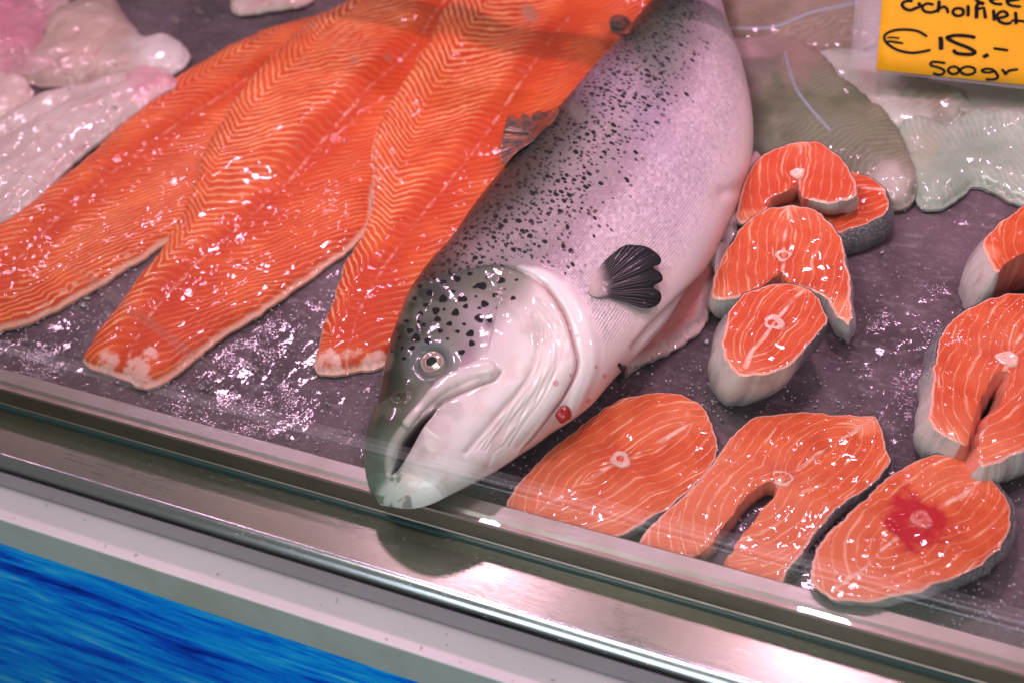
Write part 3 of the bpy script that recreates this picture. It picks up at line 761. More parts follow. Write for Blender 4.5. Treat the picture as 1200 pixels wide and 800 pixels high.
# ================================================================== THE WHOLE SALMON
ST = [((440, 576), (450, 588), .004, .020), ((433, 563), (465, 590), .010, .020), ((430, 548), (487, 591), .014, .020), ((431, 525), (514, 584), .019, .019), ((436, 490), (550, 566), .025, .016),
      ((443, 455), (587, 543), .030, .010), ((452, 415), (622, 519), .034, .006), ((462, 378), (650, 500), .037, .004), ((477, 345), (676, 486), .039, .003), ((498, 316), (700, 466), .041, .002),
      ((522, 288), (724, 437), .043, .002), ((548, 250), (754, 408), .045, .002), ((580, 207), (792, 366), .047, .002), ((620, 165), (832, 310), .048, .002), ((660, 122), (860, 252), .048, .003),
      ((695, 82), (881, 196), .046, .004), ((725, 48), (885, 138), .043, .006), ((750, 18), (876, 90), .038, .008), ((772, -6), (858, 42), .033, .010), ((795, -35), (848, 2), .027, .012),
      ((815, -62), (845, -32), .021, .014), ((832, -88), (856, -62), .016, .014), ((850, -118), (872, -92), .013, .012)]
def salmon():
    arr = np.array([[*a, *b, h*1000, z*1000] for a, b, h, z in ST])
    A = catmull(arr, 30); N = len(A); FR = []
    TH = np.r_[np.linspace(math.pi*1.02, -math.pi*.02, 300), np.linspace(-math.pi*.02, -math.pi*.98, 60)[1:-1]]
    Mt = len(TH); cosT, sinT = np.cos(TH), np.sin(TH)
    V = np.zeros((N, Mt, 3))
    for i, (lx, ly, rx, ry, h, zo) in enumerate(A):
        h /= 1000; zo /= 1000; zc = h+zo
        L = unp(np.float64(lx), np.float64(ly), zc); R = unp(np.float64(rx), np.float64(ry), zc)
        c = (L+R)/2; w_ = (R-L)/2; c[2] = zc; w_[2] = 0
        nn = _n(np.array([rx-lx, ry-ly])); lo, hi = np.dot((lx, ly), nn), np.dot((rx, ry), nn)
        e = .90 if i < 330 else .96
        for _ in range(8):
            ct = np.sign(cosT)*np.abs(cosT)**e; sn = np.sign(sinT)*np.abs(sinT)**e
            ring = c+ct[:, None]*w_+np.c_[np.zeros(Mt), np.zeros(Mt), h*sn]
            q = proj(ring)@nn; a, b = q.min(), q.max()
            k = (hi-lo)/(b-a); wl = np.linalg.norm(w_)
            c = c+w_*(((lo+hi)-(a+b))/(hi-lo)); w_ = w_*np.clip(k, .7, 1.3); c[2] = zc
        V[i] = ring; q = proj(ring)@nn; k0 = int(np.argmin(q)); fr = (q-lo)/(hi-lo); fr[:k0] = 0; k1_ = int(np.argmax(q)); fr[k1_:] = 1; fr[330:] = np.where(np.arange(len(fr))[330:] < 345, 1, 0); FR.append(np.clip(fr, 0, 1))
    # smooth along the body a little
    for _ in range(10): V[1:-1] = V[1:-1]*.5+(V[:-2]+V[2:])*.25
    def normals(V):
        du = np.gradient(V, axis=0); dv = np.roll(V, -1, 1)-np.roll(V, 1, 1)
        n = np.cross(du, dv); n /= np.linalg.norm(n, axis=2)[..., None]+1e-9
        cen = V.mean(1, keepdims=True); sg = np.sign((n*(V-cen)).sum(2).mean()); return n*sg
    nrm = normals(V)
    flat = V.reshape(-1, 3); PX = proj(flat); X, Y = PX[:, 0], PX[:, 1]
    up = (np.tile(sinT, N) > -.05)
    tt = np.array(FR).reshape(-1)             # 0 at the back, 1 at the belly
    uu = np.repeat(np.linspace(0, 1, N), Mt)
    disp = np.zeros(len(flat)); near = (uu < .62)
    idx = np.where(near & up)[0]; P = PX[idx]
    def D(poly, n=6, full=False): return dist_poly(P, catmull(poly, n), full=full)
    # operculum hind edge, signed: + on the head side
    op = [(530, 322), (566, 312), (600, 314), (636, 336), (660, 368), (672, 404), (676, 430), (662, 462), (644, 486), (610, 530)]
    dop, sop, sd = D(op, full=True); sd_in = np.where(sd > 0, 1, -1)
    # decide the sign so that the eye is inside
    e_d, e_s, e_side = dist_poly(np.array([[507., 425.]]), catmull(op, 6), full=True)
    inside_head = (sd*e_side[0]) > 0
    fadeop = ss(40, 110, sop)
    dsp = np.zeros(len(idx))
    dsp += np.where(inside_head, .0030*ss(0, 7, dop), .0)*fadeop
    band = [(612, 318), (646, 332), (672, 362), (686, 396), (688, 430), (678, 462), (668, 492)]
    db, sb_, _ = D(band, full=True)
    bw_ = 9+7*np.sin(np.clip(sb_/210, 0, 1)*math.pi)
    dsp += np.where(~inside_head, .0022*ss(bw_*1.1, bw_*.2, db)-.0026*ss(4, 0, dop), 0)*fadeop
    mx = [(481, 500), (497, 479), (516, 458), (548, 438), (572, 433)]
    dm, sm, _ = D(mx, full=True); wmx = 6+5*ss(20, 110, sm)
    dsp += .0030*(1-np.clip(dm/wmx, 0, 1)**2.6)
    mouth = np.array([(460, 557), (465, 541), (473, 522), (486, 506), (500, 491), (517, 475), (510, 490), (497, 508), (483, 532), (470, 551)], float)
    mouth = catmull(mouth, 4, True)
    dmo = dist_poly(P, mouth, True); inm = inside(P, mouth)
    dsp -= np.where(inm, .014*ss(0, 8, dmo), 0)
    ml = [(514, 477), (532, 465), (556, 454), (578, 446), (586, 436)]
    dml = D(ml); dsp -= .0028*np.exp(-(dml/2.6)**2)
    teeth = [(476, 506), (464, 524), (458, 540), (459, 554)]
    # jaw swelling, snout notch
    dsp += .0022*np.exp(-(np.hypot(P[:, 0]-490, P[:, 1]-566)/22)**2)
    dsp += .0030*np.exp(-(np.hypot(P[:, 0]-449, P[:, 1]-512)/20)**2)
    # eye socket
    re = np.hypot((P[:, 0]-507), (P[:, 1]-425)*1.08)
    dsp += .0008*np.exp(-((re-24)/6)**2)-.0030*ss(19, 12, re)
    dsp -= .0022*np.exp(-(np.hypot(P[:, 0]-470, (P[:, 1]-468)*1.3)/5)**2); dsp += .0012*np.exp(-((np.hypot(P[:, 0]-470, (P[:, 1]-468)*1.2)-9)/3)**2)
    pre = [(622, 372), (630, 398), (626, 424), (612, 452), (590, 478), (566, 506), (545, 530)]
    dsp -= .0013*np.exp(-(D(pre)/4)**2)
    dsp += .0006*np.exp(-((D([(612, 372), (618, 400), (612, 424), (596, 450), (574, 476), (548, 504)]))/8)**2)
    folds = [[(655, 420), (640, 448), (612, 478), (585, 510), (566, 548)], [(668, 432), (654, 462), (630, 492), (604, 522)], [(640, 400), (632, 430), (606, 462), (585, 486)], [(662, 400), (650, 436), (626, 466), (600, 496)]]
    df = np.min([D(q) for q in folds], axis=0); dsp -= .0007*np.exp(-(df/3.4)**2)
    opc = catmull(np.array([(606, 330), (632, 350), (650, 376), (658, 404), (656, 430), (640, 462), (620, 492), (598, 522)], float), 6)
    prc = catmull(np.array([(622, 372), (629, 390), (630, 404), (624, 424), (610, 452), (590, 480), (570, 506), (552, 530)], float), 6)
    dwr = np.full(len(P), 9.)
    for k_ in range(1, 9):
        cv = lerp(prc, opc, k_/9.); cv = cv[6:]+np.stack([np.sin(np.arange(len(cv[6:]))*.45+k_*2.1)*1.6, np.cos(np.arange(len(cv[6:]))*.4+k_)*1.6], -1)
        dwr = np.minimum(dwr, dist_poly(P, cv)+1.2*max(0, vnoise(np.array([k_*3.7]), np.array([1.]))[0]))
    dsp -= .0006*np.exp(-(dwr/1.5)**2)
    dsp += .0010*np.exp(-((D([(560, 345), (585, 350), (610, 372)]))/5)**2)
    headm = inside_head.astype(float)
    dsp += headm*fbm(P[:, 0], P[:, 1], .022, 2)*.004
    slit = [(700, 476), (708, 462), (720, 452)]; dsl = D(slit); dsp -= .003*np.exp(-(dsl/3)**2)
    disp[idx] = dsp
    # soft belly creases near the vent side
    cr1 = dist_poly(PX, [(886, 205), (868, 222), (850, 225)]); disp -= .0022*np.exp(-(cr1/9)**2)*(uu > .5)
    cr2 = dist_poly(PX, [(838, 318), (800, 352), (765, 384), (745, 408)]); disp -= .0035*np.exp(-(cr2/5)**2)
    disp += fbm(PX[:, 0], PX[:, 1], .012, 2)*.004
    flat = flat+nrm.reshape(-1, 3)*disp[:, None]
    # ---------- colours (skin pigment)
    c = lambda *a: np.array(a, float)
    def grad(t, stops):
        xs = [s[0] for s in stops]; return np.stack([np.interp(t, xs, [s[1][k] for s in stops]) for k in range(3)], -1)
    tn = tt+fbm(PX[:, 0], PX[:, 1], .02, 3)*.10
    body = grad(tn, [(0, c(.008, .010, .007)), (.10, c(.022, .027, .019)), (.22, c(.085, .095, .075)), (.33, c(.19, .165, .165)), (.44, c(.33, .22, .26)), (.54, c(.58, .42, .47)), (.75, c(.68, .52, .54)), (1, c(.76, .60, .58))])
    pur = np.exp(-(dist_poly(PX, [(700, 90), (755, 130), (800, 200), (790, 260)])/38)**2)
    body = lerp(body, c(.36, .26, .40), (pur*.40)[:, None])
    yb = dist_poly(PX, [(560, 300), (640, 250), (690, 180), (740, 90)]); body = lerp(body, c(.60, .38, .44), (np.exp(-(yb/26)**2)*.35)[:, None])
    head = grad(tn, [(0, c(.008, .012, .006)), (.12, c(.022, .030, .017)), (.26, c(.075, .088, .052)), (.38, c(.21, .19, .155)), (.48, c(.60, .49, .48)), (.7, c(.78, .70, .67)), (1, c(.82, .75, .71))])
    col = body.copy(); col[idx] = np.where(inside_head[:, None], head[idx], body[idx])
    def paint(m_, cc, sel=None):
        nonlocal col
        if sel is None: col = lerp(col, np.array(cc), m_[:, None])
        else: col[sel] = lerp(col[sel], np.array(cc), m_[:, None])
    sn = ss(70, 20, np.hypot(P[:, 0]-450, P[:, 1]-560)); paint(sn*.55, (.26, .32, .26), idx)
    paint(ss(18, 4, D([(437, 500), (440, 530), (448, 556)]))*.7, (.06, .085, .065), idx)
    paint(ss(26, 10, np.hypot(P[:, 0]-505, P[:, 1]-560))*.5, (.62, .60, .54), idx)
    paint(ss(.06, .18, fbm(P[:, 0], P[:, 1], .10, 3))*ss(46, 16, np.hypot(P[:, 0]-462, P[:, 1]-575))*.8, (.10, .13, .10), idx)
    paint(np.exp(-(np.hypot((P[:, 0]-560)/34, (P[:, 1]-380)/34))**2)*.4, (.52, .34, .46), idx)
    paint(np.exp(-((re-28)/8)**2)*.35, (.20, .22, .20), idx)
    paint(ss(1.0, .7, dm/wmx)*.8, (.62, .55, .52), idx)
    paint(np.where(inm, ss(-1, 3, dmo), 0), (.035, .018, .020), idx)
    paint(np.exp(-(dml/1.6)**2)*.8, (.12, .07, .07), idx)
    paint(ss(6, 2, D(teeth))*.6*(~inm), (.50, .46, .43), idx)
    paint(ss(1.15, .35, db/bw_+fbm(P[:, 0], P[:, 1], .06, 3)*.7)*(~inside_head)*fadeop*.85, (.76, .69, .67), idx)
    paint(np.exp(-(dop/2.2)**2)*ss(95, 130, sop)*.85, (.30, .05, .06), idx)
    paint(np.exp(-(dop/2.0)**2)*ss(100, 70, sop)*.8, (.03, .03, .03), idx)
    paint(np.exp(-(D(pre)/2.0)**2)*.35, (.36, .20, .19), idx)
    paint(np.exp(-(df/1.3)**2)*.25, (.45, .25, .23), idx)
    paint(np.exp(-(dwr/1.3)**2)*.28, (.42, .22, .20), idx)
    bl_ = ss(.05, .22, fbm(P[:, 0]+40, P[:, 1], .05, 4))*headm*ss(.45, .65, tt[idx]); paint(bl_*.28, (.62, .36, .34), idx)
    gr = ss(.02, .2, fbm(P[:, 0]+90, P[:, 1]+7, .035, 4))*headm*ss(.75, .5, tt[idx]); paint(gr*.30, (.20, .21, .15), idx)
    paint(np.exp(-((re-21)/5)**2)*.55, (.09, .11, .12), idx)
    paint(np.exp(-(np.hypot((P[:, 0]-548)/9, (P[:, 1]-418)/16))**2)*.5, (.30, .10, .22), idx)
    paint(ss(9, 6, np.hypot(P[:, 0]-661, (P[:, 1]-484)*.8)), (.36, .012, .015), idx)
    paint(np.exp(-(dsl/2.6)**2), (.35, .03, .03), idx)
    for (bx, by, br_) in [(690, 470, 3), (697, 430, 2), (668, 440, 2), (708, 440, 2.5), (676, 395, 1.6), (650, 450, 3)]:
        paint(ss(br_*1.6, br_*.6, np.hypot(P[:, 0]-bx, P[:, 1]-by))*.6, (.55, .08, .07), idx)
    paint(ss(8, 2, np.hypot((P[:, 0]-573)/1, (P[:, 1]-378)/1.3))*.75, (.12, .06, .09), idx)
    paint(ss(6, 1, np.hypot((P[:, 0]-507), (P[:, 1]-450)*.6))*.6, (.05, .05, .05), idx)
    # ---------- fields for spots and scales
    hd = np.zeros(len(flat)); hd[idx] = headm
    spd = grad(tt+fbm(PX[:, 0], PX[:, 1], .03, 2)*.12, [(0, c(.8, 0, 0)), (.05, c(1., 0, 0)), (.16, c(1.1, 0, 0)), (.30, c(1.0, 0, 0)), (.38, c(.50, 0, 0)), (.47, c(.20, 0, 0)), (.57, c(.06, 0, 0)), (.63, c(-.2, 0, 0)), (1, c(-.3, 0, 0))])[:, 0]
    spd = np.where(hd > .5, -.3, spd); spd = np.where(dist_poly(PX, catmull(band, 4)) < 16, -.3, spd)
    spd = np.where(uu > .75, spd*.7, spd)
    SP = [(410, 135, 5), (468, 122, 4), (355, 177, 4.6), (325, 157, 3), (298, 175, 4), (275, 208, 3.6), (335, 217, 3.6), (280, 232, 3.2), (247, 193, 3), (230, 215, 2.6), (200, 268, 3.2), (218, 290, 4), (378, 277, 3.8), (382, 305, 3),
          (405, 235, 4), (340, 270, 2.4), (316, 247, 3), (288, 267, 2.6), (208, 320, 3), (253, 297, 3.2), (185, 350, 2.2), (420, 192, 3.6), (450, 167, 2.8), (352, 330, 3.2), (505, 180, 2.6), (515, 125, 2), (435, 240, 2.6),
          (430, 108, 3), (365, 200, 2.6), (405, 205, 2), (395, 170, 1.6), (232, 142, 2.6), (190, 240, 2.6), (300, 130, 3), (260, 160, 3), (340, 118, 3.2), (375, 100, 2.6), (215, 175, 2.4), (170, 290, 2.2), (240, 250, 2.2), (360, 250, 2), (300, 205, 1.8),
          (180, 320, 1.8), (310, 290, 1.8), (165, 265, 2), (455, 205, 1.5), (480, 150, 1.5), (225, 240, 2), (150, 330, 1.8), (390, 140, 2), (275, 120, 2.4), (320, 105, 2.2)]
    hs = np.full(len(flat), 9.); q = idx
    dd = np.full(len(q), 9.)
    for (sx, sy, r) in SP:
        x0, y0 = 400+sx/2.5, 280+sy/2.5; a = RS.uniform(-.5, .5); e = RS.uniform(1.0, 1.5); r *= 1.18
        rx_, ry_ = (P[:, 0]-x0), (P[:, 1]-y0); u_ = rx_*math.cos(a)+ry_*math.sin(a); v_ = -rx_*math.sin(a)+ry_*math.cos(a)
        ang = np.arctan2(v_, u_)
        dd = np.minimum(dd, (np.hypot(u_, v_*e)*.85*(1+.12*np.sin(3*ang+sx))-r)*.0007)
    hs[q] = dd
    scl = np.where(hd > .5, 0, 1.)*ss(.0, .08, tt)*ss(1.0, .72, tt)
    scl = scl*ss(12, 24, dist_poly(PX, catmull(band, 4)))
    scl = np.where((uu < .3) & (np.hypot(PX[:, 0]-715, PX[:, 1]-400) < 60), 0, scl)
    seg = np.linalg.norm(np.diff(V.mean(1), axis=0), axis=1); s_ax = np.r_[0, np.cumsum(seg)]
    arc = np.cumsum(np.linalg.norm(V-np.roll(V, 1, 1), axis=2)*1.0, axis=1); arc -= arc[:, :1]; arc -= arc[:, 150:151]
    st = np.c_[np.repeat(s_ax, Mt), arc.reshape(-1), np.zeros(N*Mt)]
    i = np.arange(N*Mt).reshape(N, Mt)
    Fc = []
    a, b = i[:-1], i[1:]
    Fc = np.stack([a.ravel(), np.roll(a, -1, 1).ravel(), np.roll(b, -1, 1).ravel(), b.ravel()], -1).tolist()
    Fc.append(list(i[0][::-1])); Fc.append(list(i[-1]))
    loc = np.array([flat[:, 0].mean(), flat[:, 1].mean(), .002])
    root = thing('whole_salmon', 'whole spotted silver salmon lying on its side, head against the glass', 'fish', loc)
    bd = mesh_obj('body', flat, Fc, MSAL, root, attrs={'col': col, 'field': np.c_[spd, hs, scl], 'st': st})
    bvh = BVHTree.FromPolygons([Vector(p) for p in flat], Fc, epsilon=0)
    def on_body(px, py, default_z=.02):
        r = ray(float(px), float(py)); h = bvh.ray_cast(Vector(CAM), Vector(_n(r)))
        if h[0] is None: return None, None
        n_ = h[1]; n_ = n_ if n_.dot(Vector(r)) < 0 else -n_
        return np.array(h[0]), np.array(n_)
    # ---------- eye
    p, n_ = on_body(507, 425); n_ = _n(n_)
    nz_ = _n(.75*n_+.25*_n(CAM-p))
    t1 = _n(np.cross(nz_, [0, 0, 1.])); t2 = np.cross(nz_, t1)
    c0 = p-nz_*.0066; R0 = .0152
    bv, bf = [], []; N1, N2 = 16, 36
    for a_ in range(N1+1):
        th = a_/N1*1.25
        for k in range(N2):
            ph = k/N2*6.2832; bv.append(c0+R0*(math.sin(th)*(math.cos(ph)*t1+math.sin(ph)*t2)*1.1+(math.cos(th)*.62)*nz_))
    for a_ in range(N1):
        for k in range(N2): j = (k+1) % N2; bf.append((a_*N2+k, a_*N2+j, (a_+1)*N2+j, (a_+1)*N2+k))
    th = np.repeat(np.arange(N1+1)/N1*1.25, N2)
    me = Mat('fish_eye', roughness=.12, coat_weight=1., coat_roughness=.03)
    ra = me.attr('ring'); o = me.co()
    wob = ra+(me.noise(o, 500, 2)-.5)*.10
    me.set(base_color=me.ramp(wob, [(.0, (.015, .015, .018)), (.19, (.015, .015, .015)), (.23, (.50, .36, .30)), (.29, (.24, .14, .12)), (.44, (.40, .29, .26)), (.54, (.16, .12, .12)), (.62, (.05, .06, .07)), (.78, (.16, .20, .24)), (1., (.10, .12, .11))]))
    ey = mesh_obj('eye', bv, bf, me.m, root, attrs={'ring': th/1.25})
    # ---------- fins, cut from sheets that lie on the body
    def fin(name, outline, mat, lift0, lift1, base_pt, tip_pt, step=.0016, thick=.0007, rays=0, parent=root, fallback_z=.03):
        ol = resample(catmull(outline, 5, True), 2.0, True)
        v, f, ix = fill(ol, 2.2)
        b0, b1 = np.array(base_pt, float), np.array(tip_pt, float); L = np.linalg.norm(b1-b0)
        out = []; nn_ = []
        last = None
        for q in v:
            h, n_ = on_body(*q)
            if h is None: h = unp(q[0], q[1], fallback_z); n_ = np.array([0, 0, 1.])
            out.append(h); nn_.append(n_)
        out = np.array(out); nn_ = np.array(nn_)
        a = np.clip(((v-b0)@(b1-b0))/(L*L), 0, 1)
        ang = np.arctan2(v[:, 1]-b0[1], v[:, 0]-b0[0])
        out = out+nn_*(lift0+(lift1-lift0)*a+.0006*np.sin(ang*rays)*ss(.1, .5, a))[:, None]
        low = out-nn_*thick; n = len(v)
        Fc = f[:, ::-1].tolist()+(f+n).tolist()
        K = len(ix)
        for k in range(K): x, y = ix[k], ix[(k+1) % K]; Fc.append([x, y, y+n, x+n])
        at = {'fin': np.concatenate([np.c_[a, ang, np.zeros(n)]]*2)}
        return mesh_obj(name, np.vstack([out, low]), Fc, mat, parent, attrs=at)
    mf = Mat('fin_skin', roughness=.6, specular_ior_level=.1, coat_weight=.15, coat_roughness=.12)
    ff = mf.sep(mf.attr('fin', 'Color')); o = mf.co()
    rays = ((ff[1]*95.+(mf.noise(o, 90, 2)-.5)*6.).sin()).step(.2, .9)
    d0 = ff[0]+(mf.noise(o, 60, 3)-.5)*.25
    base = mf.mix(d0.step(.08, .36), (.56, .40, .40), (.010, .009, .012))
    base = mf.mix(rays*.22*(ff[0].step(1.0, .45)), base, (.40, .30, .33)); mf.set(base_color=base); mf.bump(rays*.4+mf.noise(o, 90, 2)*.6, .0006, .7, to=['Normal', 'Coat Normal'])
    fin('pectoral_fin', [(692, 347), (690, 340), (698, 322), (714, 303), (734, 292), (756, 296), (768, 305), (769, 314), (761, 318), (769, 324), (770, 333), (761, 339), (768, 346), (766, 358), (752, 364), (734, 358), (712, 350), (700, 350)],
        mf.m, .0010, .0075, (690, 345), (768, 330), rays=26)
    md = Mat('dorsal_fin_skin', roughness=.34, coat_weight=.7, coat_roughness=.12); o = md.co()
    ff2 = md.sep(md.attr('fin', 'Color')); md.set(base_color=md.mix(md.noise(o, 120, 4).step(.35, .62), (.30, .07, .035), (.055, .040, .036)))
    md.bump((ff2[1]*70.).sin()+md.noise(o, 150, 2), .0008, .8, to=['Normal', 'Coat Normal'])
    fin('dorsal_fin', [(587, 178), (590, 160), (594, 144), (600, 138), (608, 142), (614, 136), (622, 139), (630, 132), (640, 133), (656, 126), (652, 140), (640, 152), (624, 168), (606, 182), (590, 196)], md.m, .001, .003, (640, 160), (600, 145), rays=20, fallback_z=.032)
    fin('adipose_fin', [(716, 38), (715, 26), (722, 20), (733, 22), (742, 30), (738, 40), (726, 42)], md.m, .001, .003, (742, 36), (716, 28), rays=8, fallback_z=.034)
    # ---------- belly flap with the pale inner wall
    def flapfield(v, d, px, th):
        m_ = ss(8, 16, dist_poly(px, [(742, 430), (770, 418), (800, 400), (824, 376), (836, 340)]))[:, None]
        c1 = lerp(np.array([.58, .38, .36]), np.array([.50, .13, .12]), m_*.9)
        sp_ = ss(16, 3, np.hypot(px[:, 0]-756, px[:, 1]-408))[:, None]*.5; c1 = lerp(c1, np.array([.50, .10, .10]), sp_)
        return {'field': np.c_[np.zeros(len(v)), np.zeros(len(v)), np.full(len(v), .05)], 'col': c1, 'col2': c1*1.08}
    soft_piece('belly_flap', [(732, 436), (734, 412), (750, 390), (775, 366), (803, 345), (828, 322), (838, 320), (838, 342), (828, 372), (802, 398), (772, 416), (750, 428)], .018, MW, flapfield, step=.0022, edge_w=.011, rough=.001, drape=False,
               parent=root, base_add=lambda p: .012*ss(46, 5, dist_poly(p, [(745, 405), (790, 360), (835, 315)])))
    soft_piece('belly_flap', [(862, 262), (862, 235), (876, 205), (884, 196), (895, 205), (890, 222), (876, 245), (868, 268), (860, 285)], .020, MW,
               lambda v, d, px, th: {'field': np.c_[np.zeros(len(v)), np.zeros(len(v)), np.full(len(v), .05)], 'col': np.tile([.60, .30, .33], (len(v), 1)), 'col2': np.tile([.62, .40, .42], (len(v), 1))},
               step=.0022, edge_w=.008, rough=.001, drape=False, parent=root, base_add=lambda p: .012+0*p[:, 0])
    def spotflap(v, d, px, th):
        g = ss(.1, .16, fbm(px[:, 0], px[:, 1], .16, 2))[:, None]; c1 = lerp(np.array([.62, .46, .44]), np.array([.06, .045, .045]), g)
        return {'field': np.c_[np.zeros(len(v)), np.zeros(len(v)), np.full(len(v), .05)], 'col': c1, 'col2': c1}
    soft_piece('pelvic_fin', [(836, 318), (833, 300), (842, 288), (856, 280), (858, 268), (866, 262), (862, 290), (850, 320), (838, 342)], .016, MW, spotflap, step=.0018, edge_w=.006, rough=.001, drape=False, parent=root, base_add=lambda p: .022+0*p[:, 0])
    # ---------- gill blood clot and the black string end
    p, n_ = on_body(661, 484)
    if p is not None:
        bv, bf = [], []
        for a_ in range(9):
            th_ = a_/8*math.pi
            for k in range(14):
                ph_ = k/14*6.2832; rr = .0075*(1+.15*math.sin(3*ph_+a_))
                bv.append(p-n_*.002+np.array([math.sin(th_)*math.cos(ph_)*rr*.8, math.sin(th_)*math.sin(ph_)*rr*1.2, math.cos(th_)*rr*.8]))
        for a_ in range(8):
            for k in range(14): j = (k+1) % 14; bf.append((a_*14+k, a_*14+j, (a_+1)*14+j, (a_+1)*14+k))
        mesh_obj('gill_tip', bv, bf, plain_wet('gill_blood', (.30, .006, .010), (.48, .03, .03), 120), root)
    pts = [(724, 426), (727, 431), (730, 428), (728, 435), (727, 441), (731, 437), (725, 447)]
    W = []
    for q in pts:
        h, n_ = on_body(*q); h = unp(q[0], q[1], .02) if h is None else h+n_*.0015; W.append(h)
    W = catmull(W, 5); bv, bf = [], []
    for k, p in enumerate(W):
        t = _n(W[min(k+1, len(W)-1)]-W[max(k-1, 0)]); a1 = _n(np.cross(t, [.3, .2, 1])); a2 = np.cross(t, a1)
        for j in range(6): bv.append(p+.0013*(math.cos(j*1.047)*a1+math.sin(j*1.047)*a2))
    for k in range(len(W)-1):
        for j in range(6): bf.append((k*6+j, k*6+(j+1) % 6, (k+1)*6+(j+1) % 6, (k+1)*6+j))
    tag(mesh_obj('string_knot', bv, bf, Mat('black_string', base_color=(.012, .012, .013), roughness=.5).m), 'black string tied at the belly opening of the whole salmon', 'string')
    return root
salmon()

# ================================================================== PRICE CARD
def card():
    c = unp(np.float64(1110), np.float64(95), .045)
    nrm = _n(np.array([.05, -.62, 1.]))
    T = lambda q: unp_plane(np.array([float(a[0]) for a in q]), np.array([float(a[1]) for a in q]), c, nrm)
    root = thing('price_card', 'orange price card with black handwriting in a clear sleeve above the plaice fillets', 'price card', c-np.array([0, 0, .03]))
    def sheet(name, q4, mat, lift, th, nx=14, ny=10, sag=0.):
        a, b, cc, d = T(q4)          # top-left, top-right, bottom-right, bottom-left
        V = []
        for k in range(2):
            for j in range(ny+1):
                for i in range(nx+1):
                    u, v = i/nx, j/ny; p = lerp(lerp(a, b, u), lerp(d, cc, u), v)
                    V.append(p+nrm*(lift-k*th-sag*4*(u-.5)**2*v))
        n = (nx+1)*(ny+1); Fc = []
        for j in range(ny):
            for i in range(nx):
                q = [j*(nx+1)+i, (j+1)*(nx+1)+i, (j+1)*(nx+1)+i+1, j*(nx+1)+i+1]; Fc.append(q); Fc.append([x+n for x in q[::-1]])
        per = [i for i in range(nx+1)]+[(j*(nx+1)+nx) for j in range(1, ny+1)]+[ny*(nx+1)+i for i in range(nx-1, -1, -1)]+[j*(nx+1) for j in range(ny-1, 0, -1)]
        for k in range(len(per)): x, y = per[k], per[(k+1) % len(per)]; Fc.append([x, y, y+n, x+n])
        return mesh_obj(name, V, Fc, mat, root)
    m = Mat('orange_card', roughness=.6, specular_ior_level=.2, coat_weight=.0, coat_roughness=.25); o = m.co()
    m.set(base_color=m.mix(m.noise(o, 30, 3).step(.3, .7), (.66, .31, .001), (.70, .345, .001)))
    sheet('card', [(1043, -120), (1270, -105), (1262, 106), (1027, 82)], m.m, 0, .0006)
    s = bpy.data.materials.new('clear_sleeve'); s.use_nodes = True; nt = s.node_tree; b = nt.nodes['Principled BSDF']
    b.inputs['Base Color'].default_value = (.70, .62, .66, 1); b.inputs['Roughness'].default_value = .25; b.inputs['Alpha'].default_value = .15
    sheet('clear_sleeve', [(1012, -130), (1290, -110), (1285, 114), (996, 80)], s, -.0014, .0004)
    ink = Mat('black_marker', base_color=(.008, .006, .008), roughness=.8, specular_ior_level=.05).m
    E = lambda x, y, rx, ry, a0=0, a1=360, n=18: [(x+rx*math.cos(math.radians(a0+(a1-a0)*k/n)), y+ry*math.sin(math.radians(a0+(a1-a0)*k/n))) for k in range(n+1)]
    strokes = [
        ([(520, 262), (460, 225), (380, 211), (300, 214), (240, 235), (217, 265), (235, 305), (290, 345), (360, 368), (440, 374), (546, 353)], 15), ([(236, 267), (280, 266), (325, 272)], 11), ([(240, 292), (290, 298), (352, 308)], 13),
        ([(612, 260), (616, 300), (617, 355)], 24), ([(860, 268), (800, 256), (720, 252), (672, 262), (660, 272), (720, 305), (800, 335), (855, 368), (830, 384), (770, 384), (720, 374), (704, 350)], 19),
        ([(952, 386), (925, 398), (912, 408)], 20), ([(983, 343), (1040, 350), (1090, 358)], 15),
        ([(650, 448), (600, 440), (552, 440), (545, 462), (600, 478), (640, 500), (625, 525), (590, 528), (558, 516)], 14), (E(705, 498, 38, 26), 14), (E(805, 500, 52, 28), 14),
        (E(945, 500, 42, 13), 13), ([(988, 498), (1010, 525), (1015, 548), (985, 562), (928, 560)], 14), ([(1042, 490), (1058, 505), (1070, 524), (1095, 500), (1160, 490)], 14),
        ([(420, 12), (380, 8), (345, 28), (352, 55), (395, 75), (435, 62), (470, 45), (455, 20)], 18), ([(565, 38), (520, 28), (485, 50), (500, 82), (545, 90), (590, 78)], 16), ([(603, 5), (600, 50), (592, 92)], 18), ([(598, 68), (635, 50), (660, 68), (665, 98)], 16),
        (E(738, 88, 38, 27), 17), ([(806, 38), (808, 80), (806, 120)], 18), ([(920, 35), (890, 22), (868, 45), (866, 90), (866, 135)], 20), ([(868, 70), (905, 60), (930, 62)], 14), ([(920, 70), (925, 105), (930, 135)], 17), ([(985, 70), (988, 110), (992, 150)], 17),
        ([(1022, 130), (1060, 122), (1085, 108), (1060, 84), (1025, 92), (1010, 120), (1030, 155), (1075, 170), (1115, 160)], 16), ([(1140, 85), (1143, 130), (1145, 175)], 17), ([(1110, 148), (1150, 148), (1215, 156)], 14),
        ([(760, -22), (830, -15), (905, -22), (860, -5), (880, 15), (915, 25)], 15), ([(960, 2), (1000, -5), (1040, -14), (1010, -32), (970, -14), (965, 10), (1000, 30), (1050, 32)], 16), ([(1075, 12), (1120, 5), (1165, -4), (1130, -28), (1090, -12), (1080, 18), (1110, 42), (1180, 50)], 16),
        ([(640, -30), (640, -60), (680, -75), (700, -50), (660, -40)], 15)]
    V, Fc = [], []
